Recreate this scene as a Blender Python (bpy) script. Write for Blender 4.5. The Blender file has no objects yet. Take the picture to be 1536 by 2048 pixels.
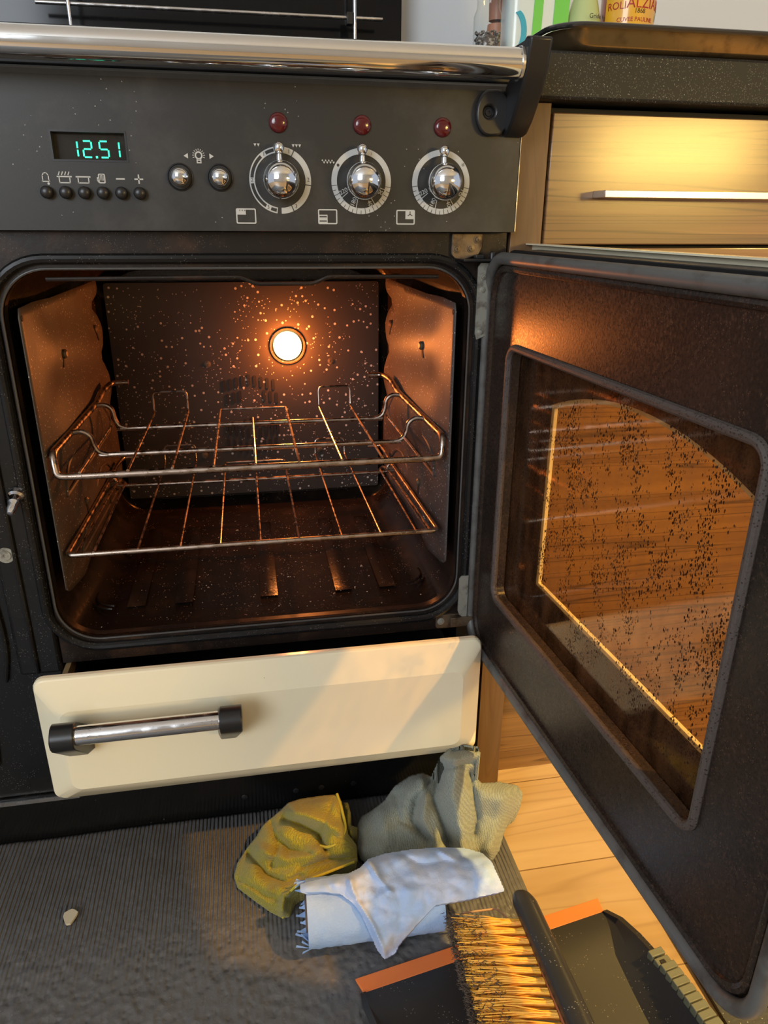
import bpy, bmesh, math, random
import numpy as np
from mathutils import Vector, Matrix, noise
random.seed(7)
S = bpy.context.scene
COL = S.collection
# ------------------------------------------------------------------ camera
FPX = 1451.55
CP = np.array([0.23754, -0.79661, 0.75945])
RI = np.array([0.98346673, -0.18100068, 0.00565247])
UP = np.array([0.06173483, 0.36445323, 0.9291731])
FW = np.array([0.17024102, 0.91346187, -0.36960168])
cam = bpy.data.cameras.new('camera'); camo = bpy.data.objects.new('camera', cam); COL.objects.link(camo)
cam.sensor_fit = 'VERTICAL'; cam.sensor_height = 36; cam.lens = FPX / 2048 * 36
cam.clip_start = .01; cam.clip_end = 30
camo.matrix_world = Matrix(((RI[0], UP[0], -FW[0], CP[0]), (RI[1], UP[1], -FW[1], CP[1]), (RI[2], UP[2], -FW[2], CP[2]), (0, 0, 0, 1)))
S.camera = camo
# ------------------------------------------------------------------ world and light
W = bpy.data.worlds.new('world'); S.world = W; W.use_nodes = True
bg = W.node_tree.nodes['Background']; bg.inputs[0].default_value = (.82, .88, 1, 1); bg.inputs[1].default_value = .55
S.view_settings.view_transform = 'Standard'; S.view_settings.look = 'None'
S.view_settings.exposure = 0.0; S.view_settings.gamma = 1
S.view_settings.use_curve_mapping = False

def aim(o, loc, tgt):
    o.location = loc
    o.rotation_euler = (Vector(tgt) - Vector(loc)).to_track_quat('-Z', 'Y').to_euler()
def area(name, loc, tgt, sx, sy, power, color):
    l = bpy.data.lights.new(name, 'AREA'); l.shape = 'RECTANGLE'; l.size = sx; l.size_y = sy; l.energy = power; l.color = color
    o = bpy.data.objects.new(name, l); COL.objects.link(o); aim(o, loc, tgt); return o
# daylight through the window behind and to the left of the camera
area('window_daylight', (-1.5, -2.95, 1.65), (0.0, 0, .6), 1.5, 1.3, 62, (.86, .93, 1))
# low warm sunlight bounced off the doorway on the right
area('doorway_sunlight', (2.25, -2.7, 1.08), (.6, 0, .75), .7, .26, 32, (1, .64, .16))
sp = bpy.data.lights.new('ceiling_downlight', 'SPOT'); sp.energy = 440; sp.color = (1, .64, .18); sp.spot_size = math.radians(33); sp.spot_blend = .45; sp.shadow_soft_size = .035
spo = bpy.data.objects.new('ceiling_downlight', sp); COL.objects.link(spo); aim(spo, (1.85, -.95, 2.3), (.85, -.25, 0))

# ------------------------------------------------------------------ pixel helpers (rays of the calibrated view, used to place shapes)
def ray(u, v): return RI * (u - 768) / FPX - UP * (v - 1024) / FPX + FW
def atz(u, v, z):
    d = ray(u, v); return Vector(CP + d * ((z - CP[2]) / d[2]))
def aty(u, v, y):
    d = ray(u, v); return Vector(CP + d * ((y - CP[1]) / d[1]))

# ------------------------------------------------------------------ materials
def M(name, base, rough=.5, metal=0, spec=.5, bump=None, specks=None, var=None, coat=0, scale=(1, 1, 1), sheen=0, rvar=None):
    m = bpy.data.materials.new(name); m.use_nodes = True; nt = m.node_tree; N = nt.nodes; L = nt.links
    b = N['Principled BSDF']
    b.inputs['Roughness'].default_value = rough; b.inputs['Metallic'].default_value = metal
    b.inputs['Specular IOR Level'].default_value = spec; b.inputs['Coat Weight'].default_value = coat
    b.inputs['Coat Roughness'].default_value = .08
    b.inputs['Sheen Weight'].default_value = sheen
    c4 = lambda c: (c[0], c[1], c[2], 1)
    tc = N.new('ShaderNodeTexCoord'); mp = N.new('ShaderNodeMapping'); mp.inputs['Scale'].default_value = scale
    L.new(tc.outputs['Object'], mp.inputs[0]); V = mp.outputs[0]
    rgb = N.new('ShaderNodeRGB'); rgb.outputs[0].default_value = c4(base); cur = rgb.outputs[0]
    for (sc, col, lo, hi) in (var or []):
        n = N.new('ShaderNodeTexNoise'); n.inputs['Scale'].default_value = sc; n.inputs['Detail'].default_value = 6; n.inputs['Roughness'].default_value = .65
        L.new(V, n.inputs['Vector'])
        r = N.new('ShaderNodeMapRange'); r.inputs[1].default_value = lo; r.inputs[2].default_value = hi; L.new(n.outputs[0], r.inputs[0])
        mx = N.new('ShaderNodeMix'); mx.data_type = 'RGBA'; L.new(r.outputs[0], mx.inputs[0]); L.new(cur, mx.inputs[6]); mx.inputs[7].default_value = c4(col); cur = mx.outputs[2]
    for (sc, thr, col, cut) in (specks or []):
        v = N.new('ShaderNodeTexVoronoi'); v.inputs['Scale'].default_value = sc; L.new(V, v.inputs['Vector'])
        n = N.new('ShaderNodeTexNoise'); n.inputs['Scale'].default_value = sc * .13; L.new(V, n.inputs['Vector'])
        a = N.new('ShaderNodeMath'); a.operation = 'LESS_THAN'; L.new(v.outputs['Distance'], a.inputs[0]); a.inputs[1].default_value = thr
        g = N.new('ShaderNodeMath'); g.operation = 'GREATER_THAN'; L.new(n.outputs[0], g.inputs[0]); g.inputs[1].default_value = cut
        p = N.new('ShaderNodeMath'); p.operation = 'MULTIPLY'; L.new(a.outputs[0], p.inputs[0]); L.new(g.outputs[0], p.inputs[1])
        mx = N.new('ShaderNodeMix'); mx.data_type = 'RGBA'; L.new(p.outputs[0], mx.inputs[0]); L.new(cur, mx.inputs[6]); mx.inputs[7].default_value = c4(col); cur = mx.outputs[2]
    L.new(cur, b.inputs['Base Color'])
    if rvar:
        n = N.new('ShaderNodeTexNoise'); n.inputs['Scale'].default_value = rvar[0]; n.inputs['Detail'].default_value = 5; L.new(V, n.inputs['Vector'])
        r = N.new('ShaderNodeMapRange'); r.inputs[1].default_value = .35; r.inputs[2].default_value = .65; r.inputs[3].default_value = rvar[1]; r.inputs[4].default_value = rvar[2]
        L.new(n.outputs[0], r.inputs[0]); L.new(r.outputs[0], b.inputs['Roughness'])
    if bump:
        n = N.new('ShaderNodeTexNoise'); n.inputs['Scale'].default_value = bump[0]; n.inputs['Detail'].default_value = 4; L.new(V, n.inputs['Vector'])
        bp = N.new('ShaderNodeBump'); bp.inputs['Strength'].default_value = bump[1]; bp.inputs['Distance'].default_value = bump[2]
        L.new(n.outputs[0], bp.inputs['Height']); L.new(bp.outputs[0], b.inputs['Normal'])
    m['b'] = 1
    return m

def emit(name, col, st):
    m = bpy.data.materials.new(name); m.use_nodes = True; nt = m.node_tree
    b = nt.nodes['Principled BSDF']; b.inputs['Base Color'].default_value = (col[0] * .2, col[1] * .2, col[2] * .2, 1)
    b.inputs['Emission Color'].default_value = (*col, 1); b.inputs['Emission Strength'].default_value = st
    return m

def wood(name, c1, c2, c3, grain, rough, line=.5, coat=0, stretch=(1.2, 6, 14), planks=None):
    """laminate with grain along local X"""
    m = bpy.data.materials.new(name); m.use_nodes = True; nt = m.node_tree; N = nt.nodes; L = nt.links
    b = N['Principled BSDF']; b.inputs['Roughness'].default_value = rough; b.inputs['Coat Weight'].default_value = coat
    b.inputs['Coat Roughness'].default_value = .17
    tc = N.new('ShaderNodeTexCoord'); mp = N.new('ShaderNodeMapping'); mp.inputs['Scale'].default_value = stretch
    L.new(tc.outputs['Object'], mp.inputs[0])
    n1 = N.new('ShaderNodeTexNoise'); n1.inputs['Scale'].default_value = grain; n1.inputs['Detail'].default_value = 8; n1.inputs['Distortion'].default_value = .6; L.new(mp.outputs[0], n1.inputs['Vector'])
    r1 = N.new('ShaderNodeValToRGB'); L.new(n1.outputs[0], r1.inputs[0])
    r1.color_ramp.elements[0].position = .3; r1.color_ramp.elements[0].color = (*c2, 1)
    r1.color_ramp.elements[1].position = .7; r1.color_ramp.elements[1].color = (*c1, 1)
    mp2 = N.new('ShaderNodeMapping'); mp2.inputs['Scale'].default_value = (stretch[0] * .55, stretch[1] * .8, stretch[2] * .8); L.new(tc.outputs['Object'], mp2.inputs[0])
    n2 = N.new('ShaderNodeTexNoise'); n2.inputs['Scale'].default_value = grain * .35; n2.inputs['Detail'].default_value = 2; L.new(mp2.outputs[0], n2.inputs['Vector'])
    mu = N.new('ShaderNodeMath'); mu.operation = 'MULTIPLY'; mu.inputs[1].default_value = 16; L.new(n2.outputs[0], mu.inputs[0])
    fr = N.new('ShaderNodeMath'); fr.operation = 'PINGPONG'; fr.inputs[1].default_value = .5; L.new(mu.outputs[0], fr.inputs[0])
    lt = N.new('ShaderNodeMapRange'); lt.inputs[1].default_value = 0; lt.inputs[2].default_value = .12; lt.inputs[3].default_value = line; lt.inputs[4].default_value = 0; L.new(fr.outputs[0], lt.inputs[0])
    mx = N.new('ShaderNodeMix'); mx.data_type = 'RGBA'; L.new(lt.outputs[0], mx.inputs[0]); L.new(r1.outputs[0], mx.inputs[6]); mx.inputs[7].default_value = (*c3, 1)
    cur = mx.outputs[2]
    if planks:
        br = N.new('ShaderNodeTexBrick'); br.inputs['Scale'].default_value = 1; br.inputs['Brick Width'].default_value = planks[0]; br.inputs['Row Height'].default_value = planks[1]
        br.inputs['Mortar Size'].default_value = .0009; br.inputs['Color1'].default_value = (1, 1, 1, 1); br.inputs['Color2'].default_value = (.86, .84, .8, 1); br.inputs['Mortar'].default_value = (.35, .28, .2, 1)
        mp3 = N.new('ShaderNodeMapping'); mp3.inputs['Location'].default_value = (.1, planks[2], 0); L.new(tc.outputs['Object'], mp3.inputs[0]); L.new(mp3.outputs[0], br.inputs['Vector'])
        m2 = N.new('ShaderNodeMix'); m2.data_type = 'RGBA'; m2.blend_type = 'MULTIPLY'; m2.inputs[0].default_value = 1; L.new(cur, m2.inputs[6]); L.new(br.outputs['Color'], m2.inputs[7]); cur = m2.outputs[2]
    L.new(cur, b.inputs['Base Color'])
    bp = N.new('ShaderNodeBump'); bp.inputs['Strength'].default_value = .15; bp.inputs['Distance'].default_value = .001; L.new(n1.outputs[0], bp.inputs['Height']); L.new(bp.outputs[0], b.inputs['Normal'])
    return m

def glass(name, tint, dirt=None, dirtcol=(.035, .015, .009), gl=.06, film=None):
    """thin pane: tinted transmission, fresnel-like sheen, opaque baked-on spatter"""
    m = bpy.data.materials.new(name); m.use_nodes = True; nt = m.node_tree; N = nt.nodes; L = nt.links
    N.remove(N['Principled BSDF']); out = N['Material Output']
    tr = N.new('ShaderNodeBsdfTransparent'); tr.inputs[0].default_value = (*tint, 1)
    g = N.new('ShaderNodeBsdfGlossy'); g.inputs['Roughness'].default_value = gl; g.inputs[0].default_value = (.9, .9, .9, 1)
    lw = N.new('ShaderNodeLayerWeight'); lw.inputs[0].default_value = .5
    pw = N.new('ShaderNodeMath'); pw.operation = 'POWER'; L.new(lw.outputs['Facing'], pw.inputs[0]); pw.inputs[1].default_value = 4.5
    fr = N.new('ShaderNodeMath'); fr.operation = 'MULTIPLY_ADD'; L.new(pw.outputs[0], fr.inputs[0]); fr.inputs[1].default_value = .7; fr.inputs[2].default_value = .035
    mx = N.new('ShaderNodeMixShader'); L.new(fr.outputs[0], mx.inputs[0]); L.new(tr.outputs[0], mx.inputs[1]); L.new(g.outputs[0], mx.inputs[2]); cur = mx.outputs[0]
    tc = N.new('ShaderNodeTexCoord')
    if film:
        df = N.new('ShaderNodeBsdfDiffuse'); df.inputs[0].default_value = (*film[0], 1)
        mp = N.new('ShaderNodeMapping'); mp.inputs['Scale'].default_value = (1, 1, .25); L.new(tc.outputs['Object'], mp.inputs[0])
        n = N.new('ShaderNodeTexNoise'); n.inputs['Scale'].default_value = 60; n.inputs['Detail'].default_value = 6; L.new(mp.outputs[0], n.inputs['Vector'])
        r = N.new('ShaderNodeMapRange'); r.inputs[1].default_value = .3; r.inputs[2].default_value = .75; r.inputs[3].default_value = film[1]; r.inputs[4].default_value = film[2]; L.new(n.outputs[0], r.inputs[0])
        m2 = N.new('ShaderNodeMixShader'); L.new(r.outputs[0], m2.inputs[0]); L.new(cur, m2.inputs[1]); L.new(df.outputs[0], m2.inputs[2]); cur = m2.outputs[0]
    for (sc, thr, cut) in (dirt or []):
        mp = N.new('ShaderNodeMapping'); mp.inputs['Scale'].default_value = (1, 1, .55); L.new(tc.outputs['Object'], mp.inputs[0])
        v = N.new('ShaderNodeTexVoronoi'); v.inputs['Scale'].default_value = sc; L.new(mp.outputs[0], v.inputs['Vector'])
        a = N.new('ShaderNodeMath'); a.operation = 'LESS_THAN'; L.new(v.outputs['Distance'], a.inputs[0]); a.inputs[1].default_value = thr
        n = N.new('ShaderNodeTexNoise'); n.inputs['Scale'].default_value = 40; n.inputs['Detail'].default_value = 8; n.inputs['Roughness'].default_value = .75; L.new(mp.outputs[0], n.inputs['Vector'])
        c = N.new('ShaderNodeMath'); c.operation = 'GREATER_THAN'; L.new(n.outputs[0], c.inputs[0]); c.inputs[1].default_value = cut
        p = N.new('ShaderNodeMath'); p.operation = 'MULTIPLY'; L.new(a.outputs[0], p.inputs[0]); L.new(c.outputs[0], p.inputs[1])
        d = N.new('ShaderNodeBsdfDiffuse'); d.inputs[0].default_value = (*dirtcol, 1)
        m2 = N.new('ShaderNodeMixShader'); L.new(p.outputs[0], m2.inputs[0]); L.new(cur, m2.inputs[1]); L.new(d.outputs[0], m2.inputs[2]); cur = m2.outputs[0]
    L.new(cur, out.inputs[0])
    return m

def terry(name, c1, c2, scale=420, ang=.5, col3=None):
    """ribbed microfibre: fine rows of loops"""
    m = bpy.data.materials.new(name); m.use_nodes = True; nt = m.node_tree; N = nt.nodes; L = nt.links
    b = N['Principled BSDF']; b.inputs['Roughness'].default_value = .95; b.inputs['Sheen Weight'].default_value = .25; b.inputs['Specular IOR Level'].default_value = .1
    tc = N.new('ShaderNodeTexCoord'); mp = N.new('ShaderNodeMapping'); mp.inputs['Rotation'].default_value = (.3, .4, ang); L.new(tc.outputs['Object'], mp.inputs[0])
    w = N.new('ShaderNodeTexWave'); w.inputs['Scale'].default_value = scale * .3; w.inputs['Distortion'].default_value = 5; w.inputs['Detail'].default_value = 3; w.inputs['Detail Scale'].default_value = 2.5; L.new(mp.outputs[0], w.inputs['Vector'])
    n = N.new('ShaderNodeTexNoise'); n.inputs['Scale'].default_value = scale * 2.2; n.inputs['Detail'].default_value = 3; L.new(tc.outputs['Object'], n.inputs['Vector'])
    big = N.new('ShaderNodeTexNoise'); big.inputs['Scale'].default_value = 25; big.inputs['Detail'].default_value = 6; L.new(tc.outputs['Object'], big.inputs['Vector'])
    ad = N.new('ShaderNodeMath'); ad.operation = 'MULTIPLY_ADD'; L.new(w.outputs[1], ad.inputs[0]); ad.inputs[1].default_value = .3; L.new(n.outputs[0], ad.inputs[2])
    mx = N.new('ShaderNodeMix'); mx.data_type = 'RGBA'
    r = N.new('ShaderNodeMapRange'); r.inputs[1].default_value = .35; r.inputs[2].default_value = .9; L.new(ad.outputs[0], r.inputs[0]); L.new(r.outputs[0], mx.inputs[0])
    mx.inputs[6].default_value = (*c2, 1); mx.inputs[7].default_value = (*c1, 1)
    r2 = N.new('ShaderNodeMapRange'); r2.inputs[1].default_value = .52; r2.inputs[2].default_value = .7; r2.inputs[4].default_value = .6; L.new(big.outputs[0], r2.inputs[0])
    m3 = N.new('ShaderNodeMix'); m3.data_type = 'RGBA'; L.new(r2.outputs[0], m3.inputs[0]); L.new(mx.outputs[2], m3.inputs[6]); m3.inputs[7].default_value = (*(col3 or c2), 1)
    L.new(m3.outputs[2], b.inputs['Base Color'])
    bp = N.new('ShaderNodeBump'); bp.inputs['Strength'].default_value = .9; bp.inputs['Distance'].default_value = .0012; L.new(ad.outputs[0], bp.inputs['Height']); L.new(bp.outputs[0], b.inputs['Normal'])
    return m

MT = {}
MT['panel'] = M('satin_black_panel', (.026, .0255, .024), .40, spec=.38, bump=(900, .12, .0003), var=[(9, (.06, .058, .055), .5, .75)], specks=[(160, .09, (.28, .28, .28), .56)])
MT['enamel'] = M('black_enamel', (.009, .009, .0095), .24, spec=.3, bump=(300, .1, .0004), specks=[(420, .17, (.13, .13, .13), .5)], rvar=(14, .16, .38))
MT['enamel_brown'] = M('grimy_black_enamel', (.014, .0105, .009), .3, spec=.35, bump=(220, .18, .0005), var=[(18, (.06, .032, .018), .5, .75)], specks=[(500, .15, (.16, .12, .09), .52)])
MT['black'] = M('black_plastic', (.012, .012, .013), .34, bump=(260, .1, .0003))
MT['gap'] = M('unlit_dark_metal', (.008, .008, .008), .7)
MT['chrome'] = M('polished_chrome', (.86, .87, .88), .07, 1, rvar=(30, .05, .13))
MT['chrome_old'] = M('worn_chrome', (.72, .72, .74), .16, 1, specks=[(350, .14, (.2, .2, .2), .45)], rvar=(60, .08, .3))
MT['print'] = M('white_print', (.50, .51, .50), .5)
MT['dark_print'] = M('dark_print', (.03, .03, .03), .5)
MT['red'] = M('red_lens', (.085, .004, .006), .15, coat=.6, bump=(500, .3, .0005))
MT['cream'] = M('cream_enamel', (.84, .755, .54), .22, coat=.5, specks=[(45, .035, (.2, .15, .1), .55)])
MT['cavity'] = M('baked_oven_enamel', (.013, .009, .007), .24, bump=(140, .35, .001), var=[(24, (.035, .02, .012), .5, .75)], specks=[(330, .2, (.20, .14, .10), .6)])
MT['liner'] = M('speckled_grey_enamel', (.072, .060, .055), .5, bump=(60, .1, .002), specks=[(170, .14, (.55, .50, .45), .40), (360, .14, (.45, .38, .32), .5)], var=[(16, (.06, .038, .03), .45, .7)])
MT['back'] = M('speckled_dark_enamel', (.036, .029, .024), .42, specks=[(88, .165, (.55, .51, .45), .43), (190, .17, (.45, .41, .36), .48)])
MT['rack'] = M('tarnished_steel_wire', (.42, .33, .27), .32, 1, specks=[(420, .22, (.16, .10, .07), .52)], rvar=(90, .15, .5))
MT['bracket'] = M('browned_steel', (.19, .14, .09), .45, .6, var=[(60, (.04, .025, .02), .45, .7)])
MT['zinc'] = M('dull_zinc_plate', (.36, .36, .31), .5, .5, var=[(70, (.12, .10, .08), .5, .7)])
MT['door_in'] = M('stained_door_enamel', (.017, .013, .011), .24, spec=.32, bump=(600, .25, .0004), var=[(9, (.034, .021, .015), .4, .7), (420, (.075, .042, .028), .56, .7)], specks=[(600, .2, (.12, .07, .045), .5)], scale=(1, 1, .8), rvar=(420, .24, .34))
MT['gasket'] = M('grey_rubber_gasket', (.10, .10, .095), .45, var=[(30, (.045, .035, .03), .5, .7)])
MT['bead'] = M('burnt_rubber_seal', (.07, .055, .048), .55, bump=(400, .5, .001), specks=[(500, .3, (.02, .012, .01), .45)])
MT['inner_glass'] = glass('spattered_brown_glass', (.97, .89, .78), [(330, .25, .49), (520, .26, .53), (190, .16, .50)], film=((.28, .13, .06), .0, .13))
MT['outer_glass'] = glass('brown_tinted_glass', (.98, .93, .86))
MT['wood'] = wood('walnut_laminate', (.245, .125, .042), (.145, .068, .024), (.045, .02, .01), 3.4, .36, .85, coat=.8, stretch=(.7, 6, 24))
MT['woodv'] = wood('walnut_edge', (.20, .11, .05), (.13, .07, .033), (.09, .045, .02), 4, .45, .3, stretch=(14, 6, 1.2))
MT['floor'] = wood('oak_floorboards', (.54, .37, .20), (.44, .285, .14), (.25, .14, .07), 3.0, .42, .35, stretch=(1.2, 9, 9), planks=(1.3, .15, .005))
MT['granite'] = M('black_granite', (.017, .017, .015), .5, spec=.3, specks=[(520, .27, (.085, .082, .07), .36), (300, .15, (.24, .23, .20), .50)], bump=(300, .1, .0004))
MT['tray'] = M('bronze_tray_metal', (.26, .19, .10), .22, .8, var=[(40, (.12, .085, .05), .5, .7)])
MT['tray_rim'] = M('black_tray_rim', (.02, .02, .02), .2, coat=.5)
MT['wall'] = M('pale_painted_wall', (.72, .75, .77), .6, bump=(40, .1, .002))
MT['rubber'] = M('black_rubber_mat', (.115, .112, .112), .46, bump=(90, .6, .003), specks=[(260, .09, (.3, .3, .3), .56)], rvar=(25, .28, .5))
MT['pan'] = M('charcoal_plastic', (.022, .022, .023), .42, specks=[(300, .16, (.22, .2, .17), .55)])
MT['orange'] = M('orange_rubber', (.80, .20, .045), .5)
MT['bristle'] = M('orange_nylon', (1.0, .50, .05), .32, var=[(90, (.95, .36, .035), .5, .65)])
MT['dust'] = M('dusty_fibre', (.17, .125, .09), .9, var=[(200, (.06, .04, .03), .45, .6)])
MT['blue'] = M('blue_tissue', (.30, .44, .70), .85, bump=(420, .6, .001), var=[(14, (.38, .52, .76), .45, .6)])
MT['white_tissue'] = M('soiled_tissue', (.37, .50, .76), .85, bump=(420, .5, .0008), var=[(8, (.60, .63, .76), .45, .6), (22, (.25, .25, .30), .60, .74)])
MT['card'] = M('brown_card', (.17, .11, .07), .8)
MT['yellow'] = terry('olive_yellow_microfibre', (.40, .33, .03), (.21, .165, .022), 420, .9, (.20, .15, .03))
MT['hem'] = M('yellow_hem_stitch', (.52, .42, .04), .9, bump=(700, .8, .001))
MT['grey_cloth'] = terry('grey_green_microfibre', (.32, .345, .285), (.17, .19, .17), 420, .4, (.25, .235, .165))
MT['digit'] = emit('green_display_light', (.05, 1, .55), 1.6)
MT['bulb'] = emit('oven_bulb_glow', (1, .62, .22), 14)

# ------------------------------------------------------------------ mesh helpers
class MB:
    def __init__(s): s.bm = bmesh.new()
    def face(s, pts):
        try: return s.bm.faces.new([s.bm.verts.new(p) for p in pts])
        except ValueError: return None
    def box(s, a, b, f=None):
        x0, y0, z0 = a; x1, y1, z1 = b
        c = [(x0, y0, z0), (x1, y0, z0), (x1, y1, z0), (x0, y1, z0), (x0, y0, z1), (x1, y0, z1), (x1, y1, z1), (x0, y1, z1)]
        if f: c = [f(*p) for p in c]
        v = [s.bm.verts.new(p) for p in c]
        for q in ((0, 3, 2, 1), (4, 5, 6, 7), (0, 1, 5, 4), (1, 2, 6, 5), (2, 3, 7, 6), (3, 0, 4, 7)): s.bm.faces.new([v[i] for i in q])
        return s
    def tube(s, path, r, n=10, closed=False, caps=True):
        P = [Vector(p) for p in path]; k = len(P); rings = []
        T = []
        for i in range(k):
            a = P[(i - 1) % k] if (closed or i > 0) else P[i]; b = P[(i + 1) % k] if (closed or i < k - 1) else P[i]
            t = (b - a); T.append(t.normalized() if t.length > 1e-9 else Vector((0, 0, 1)))
        up = Vector((0, 0, 1)) if abs(T[0].z) < .9 else Vector((1, 0, 0))
        nrm = T[0].cross(up).normalized()
        for i in range(k):
            nrm = (nrm - T[i] * nrm.dot(T[i])).normalized(); bn = T[i].cross(nrm)
            rr_ = r[i] if isinstance(r, (list, tuple)) else r
            rings.append([s.bm.verts.new(P[i] + (nrm * math.cos(2 * math.pi * j / n) + bn * math.sin(2 * math.pi * j / n)) * rr_) for j in range(n)])
        for i in range(k if closed else k - 1):
            A, B = rings[i], rings[(i + 1) % k]
            off = 0
            if closed and i == k - 1:
                off = min(range(n), key=lambda o: (A[0].co - B[o].co).length)
            for j in range(n): s.bm.faces.new((A[j], A[(j + 1) % n], B[(j + 1 + off) % n], B[(j + off) % n]))
        if caps and not closed:
            s.bm.faces.new(rings[0][::-1]); s.bm.faces.new(rings[-1])
        return s
    def lathe(s, prof, o, ax, n=32):
        """prof: (radius, height) pairs along axis ax from o"""
        o = Vector(o); ax = Vector(ax).normalized(); e = Vector((0, 0, 1)) if abs(ax.z) < .9 else Vector((1, 0, 0))
        a = ax.cross(e).normalized(); b = ax.cross(a); prev = None
        for (r, h) in prof:
            if r < 1e-6: ring = [s.bm.verts.new(o + ax * h)]
            else: ring = [s.bm.verts.new(o + ax * h + (a * math.cos(2 * math.pi * j / n) + b * math.sin(2 * math.pi * j / n)) * r) for j in range(n)]
            if prev:
                for j in range(n):
                    j2 = (j + 1) % n
                    if len(prev) == 1 and len(ring) > 1: s.bm.faces.new((prev[0], ring[j2], ring[j]))
                    elif len(ring) == 1 and len(prev) > 1: s.bm.faces.new((prev[j], prev[j2], ring[0]))
                    elif len(ring) > 1: s.bm.faces.new((prev[j], prev[j2], ring[j2], ring[j]))
            prev = ring
        return s
    def plate(s, outer, holes, h0, h1, f):
        """flat plate in a 2D (a,b) plane with holes, between heights h0 and h1; f(a,b,h)->world"""
        for h in (h0, h1):
            es = []
            for loop in [outer] + list(holes):
                v = [s.bm.verts.new(f(p[0], p[1], h)) for p in loop]
                es += [s.bm.edges.new((v[i], v[(i + 1) % len(v)])) for i in range(len(v))]
            bmesh.ops.triangle_fill(s.bm, edges=es, use_beauty=True)
        for loop in [outer] + list(holes):
            for i in range(len(loop)):
                a, b = loop[i], loop[(i + 1) % len(loop)]
                s.bm.faces.new([s.bm.verts.new(p) for p in (f(a[0], a[1], h0), f(b[0], b[1], h0), f(b[0], b[1], h1), f(a[0], a[1], h1))])
        return s
    def hull(s, pts):
        v = [s.bm.verts.new(p) for p in pts]
        r = bmesh.ops.convex_hull(s.bm, input=v)
        bmesh.ops.delete(s.bm, geom=[e for e in r['geom_interior'] if isinstance(e, bmesh.types.BMVert)], context='VERTS')
        return s
    def build(s, name, m, parent=None, bevel=0, smooth=True, seg=2, sharp=35):
        bm = s.bm
        bmesh.ops.remove_doubles(bm, verts=bm.verts, dist=2e-6)
        bmesh.ops.recalc_face_normals(bm, faces=bm.faces)
        off = Vector((0, 0, 0)); p = parent
        while p: off += p.location; p = p.parent
        org = Vector((0, 0, 0))
        if parent is None:
            xs = [v.co for v in bm.verts]
            org = Vector(((min(v.x for v in xs) + max(v.x for v in xs)) / 2, (min(v.y for v in xs) + max(v.y for v in xs)) / 2, min(v.z for v in xs)))
        for v in bm.verts: v.co -= off + org
        me = bpy.data.meshes.new(name); bm.to_mesh(me); bm.free()
        me.materials.append(MT[m] if isinstance(m, str) else m)
        if smooth:
            for pl in me.polygons: pl.use_smooth = True
            me.set_sharp_from_angle(angle=math.radians(sharp))
        o = bpy.data.objects.new(name, me); COL.objects.link(o); o.parent = parent; o.location = org
        if bevel:
            b = o.modifiers.new('bevel', 'BEVEL'); b.width = bevel; b.segments = seg; b.limit_method = 'ANGLE'; b.angle_limit = math.radians(40)
        return o
def thing(name, label, cat, loc=(0, 0, 0), group=None):
    o = bpy.data.objects.new(name, None); COL.objects.link(o); o.location = loc; o.empty_display_size = .05
    o['label'] = label; o['category'] = cat
    if group: o['group'] = group
    return o
def tag(o, label, cat, group=None, kind=None):
    o['label'] = label; o['category'] = cat
    if group: o['group'] = group
    if kind: o['kind'] = kind
    return o
def struct(o): o['kind'] = 'structure'; return o
def rr(x0, x1, z0, z1, r, n=8):
    P = []
    for cx, cz, a0 in ((x1 - r, z1 - r, 0), (x0 + r, z1 - r, 90), (x0 + r, z0 + r, 180), (x1 - r, z0 + r, 270)):
        for i in range(n + 1):
            a = math.radians(a0 + 90 * i / n); P.append((cx + r * math.cos(a), cz + r * math.sin(a)))
    return P
def smoothpath(pts, n=6):
    """Catmull-Rom through the points"""
    P = [Vector(p) for p in pts]; out = []
    for i in range(len(P) - 1):
        p0 = P[max(i - 1, 0)]; p1 = P[i]; p2 = P[i + 1]; p3 = P[min(i + 2, len(P) - 1)]
        for k in range(n):
            t = k / n
            out.append(.5 * ((2 * p1) + (p2 - p0) * t + (2 * p0 - 5 * p1 + 4 * p2 - p3) * t * t + (3 * p1 - p0 - 3 * p2 + p3) * t ** 3))
    out.append(P[-1]); return out
def fillet(pts, r, n=5):
    P = [Vector(p) for p in pts]; out = [P[0]]
    for i in range(1, len(P) - 1):
        a = (P[i - 1] - P[i]); b = (P[i + 1] - P[i]); rr_ = min(r, a.length * .45, b.length * .45)
        A = P[i] + a.normalized() * rr_; B = P[i] + b.normalized() * rr_
        for k in range(n + 1):
            t = k / n; out.append(A * (1 - t) ** 2 + P[i] * 2 * t * (1 - t) + B * t * t)
    out.append(P[-1]); return out
def textmesh(body, size, f, mb, depth=.0004, align='CENTER', font_scale=(1, 1)):
    """text outlines as flat solid letters; f(a,b,h)->world"""
    c = bpy.data.curves.new('t', 'FONT'); c.body = body; c.size = size; c.align_x = align; c.align_y = 'CENTER'; c.resolution_u = 3; c.extrude = depth / 2
    o = bpy.data.objects.new('t', c); COL.objects.link(o)
    dg = bpy.context.evaluated_depsgraph_get(); me = bpy.data.meshes.new_from_object(o.evaluated_get(dg))
    bpy.data.objects.remove(o); bpy.data.curves.remove(c)
    vs = [mb.bm.verts.new(f(v.co.x * font_scale[0], v.co.y * font_scale[1], v.co.z)) for v in me.vertices]
    for p in me.polygons:
        try: mb.bm.faces.new([vs[i] for i in p.vertices])
        except ValueError: pass
    bpy.data.meshes.remove(me)

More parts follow.
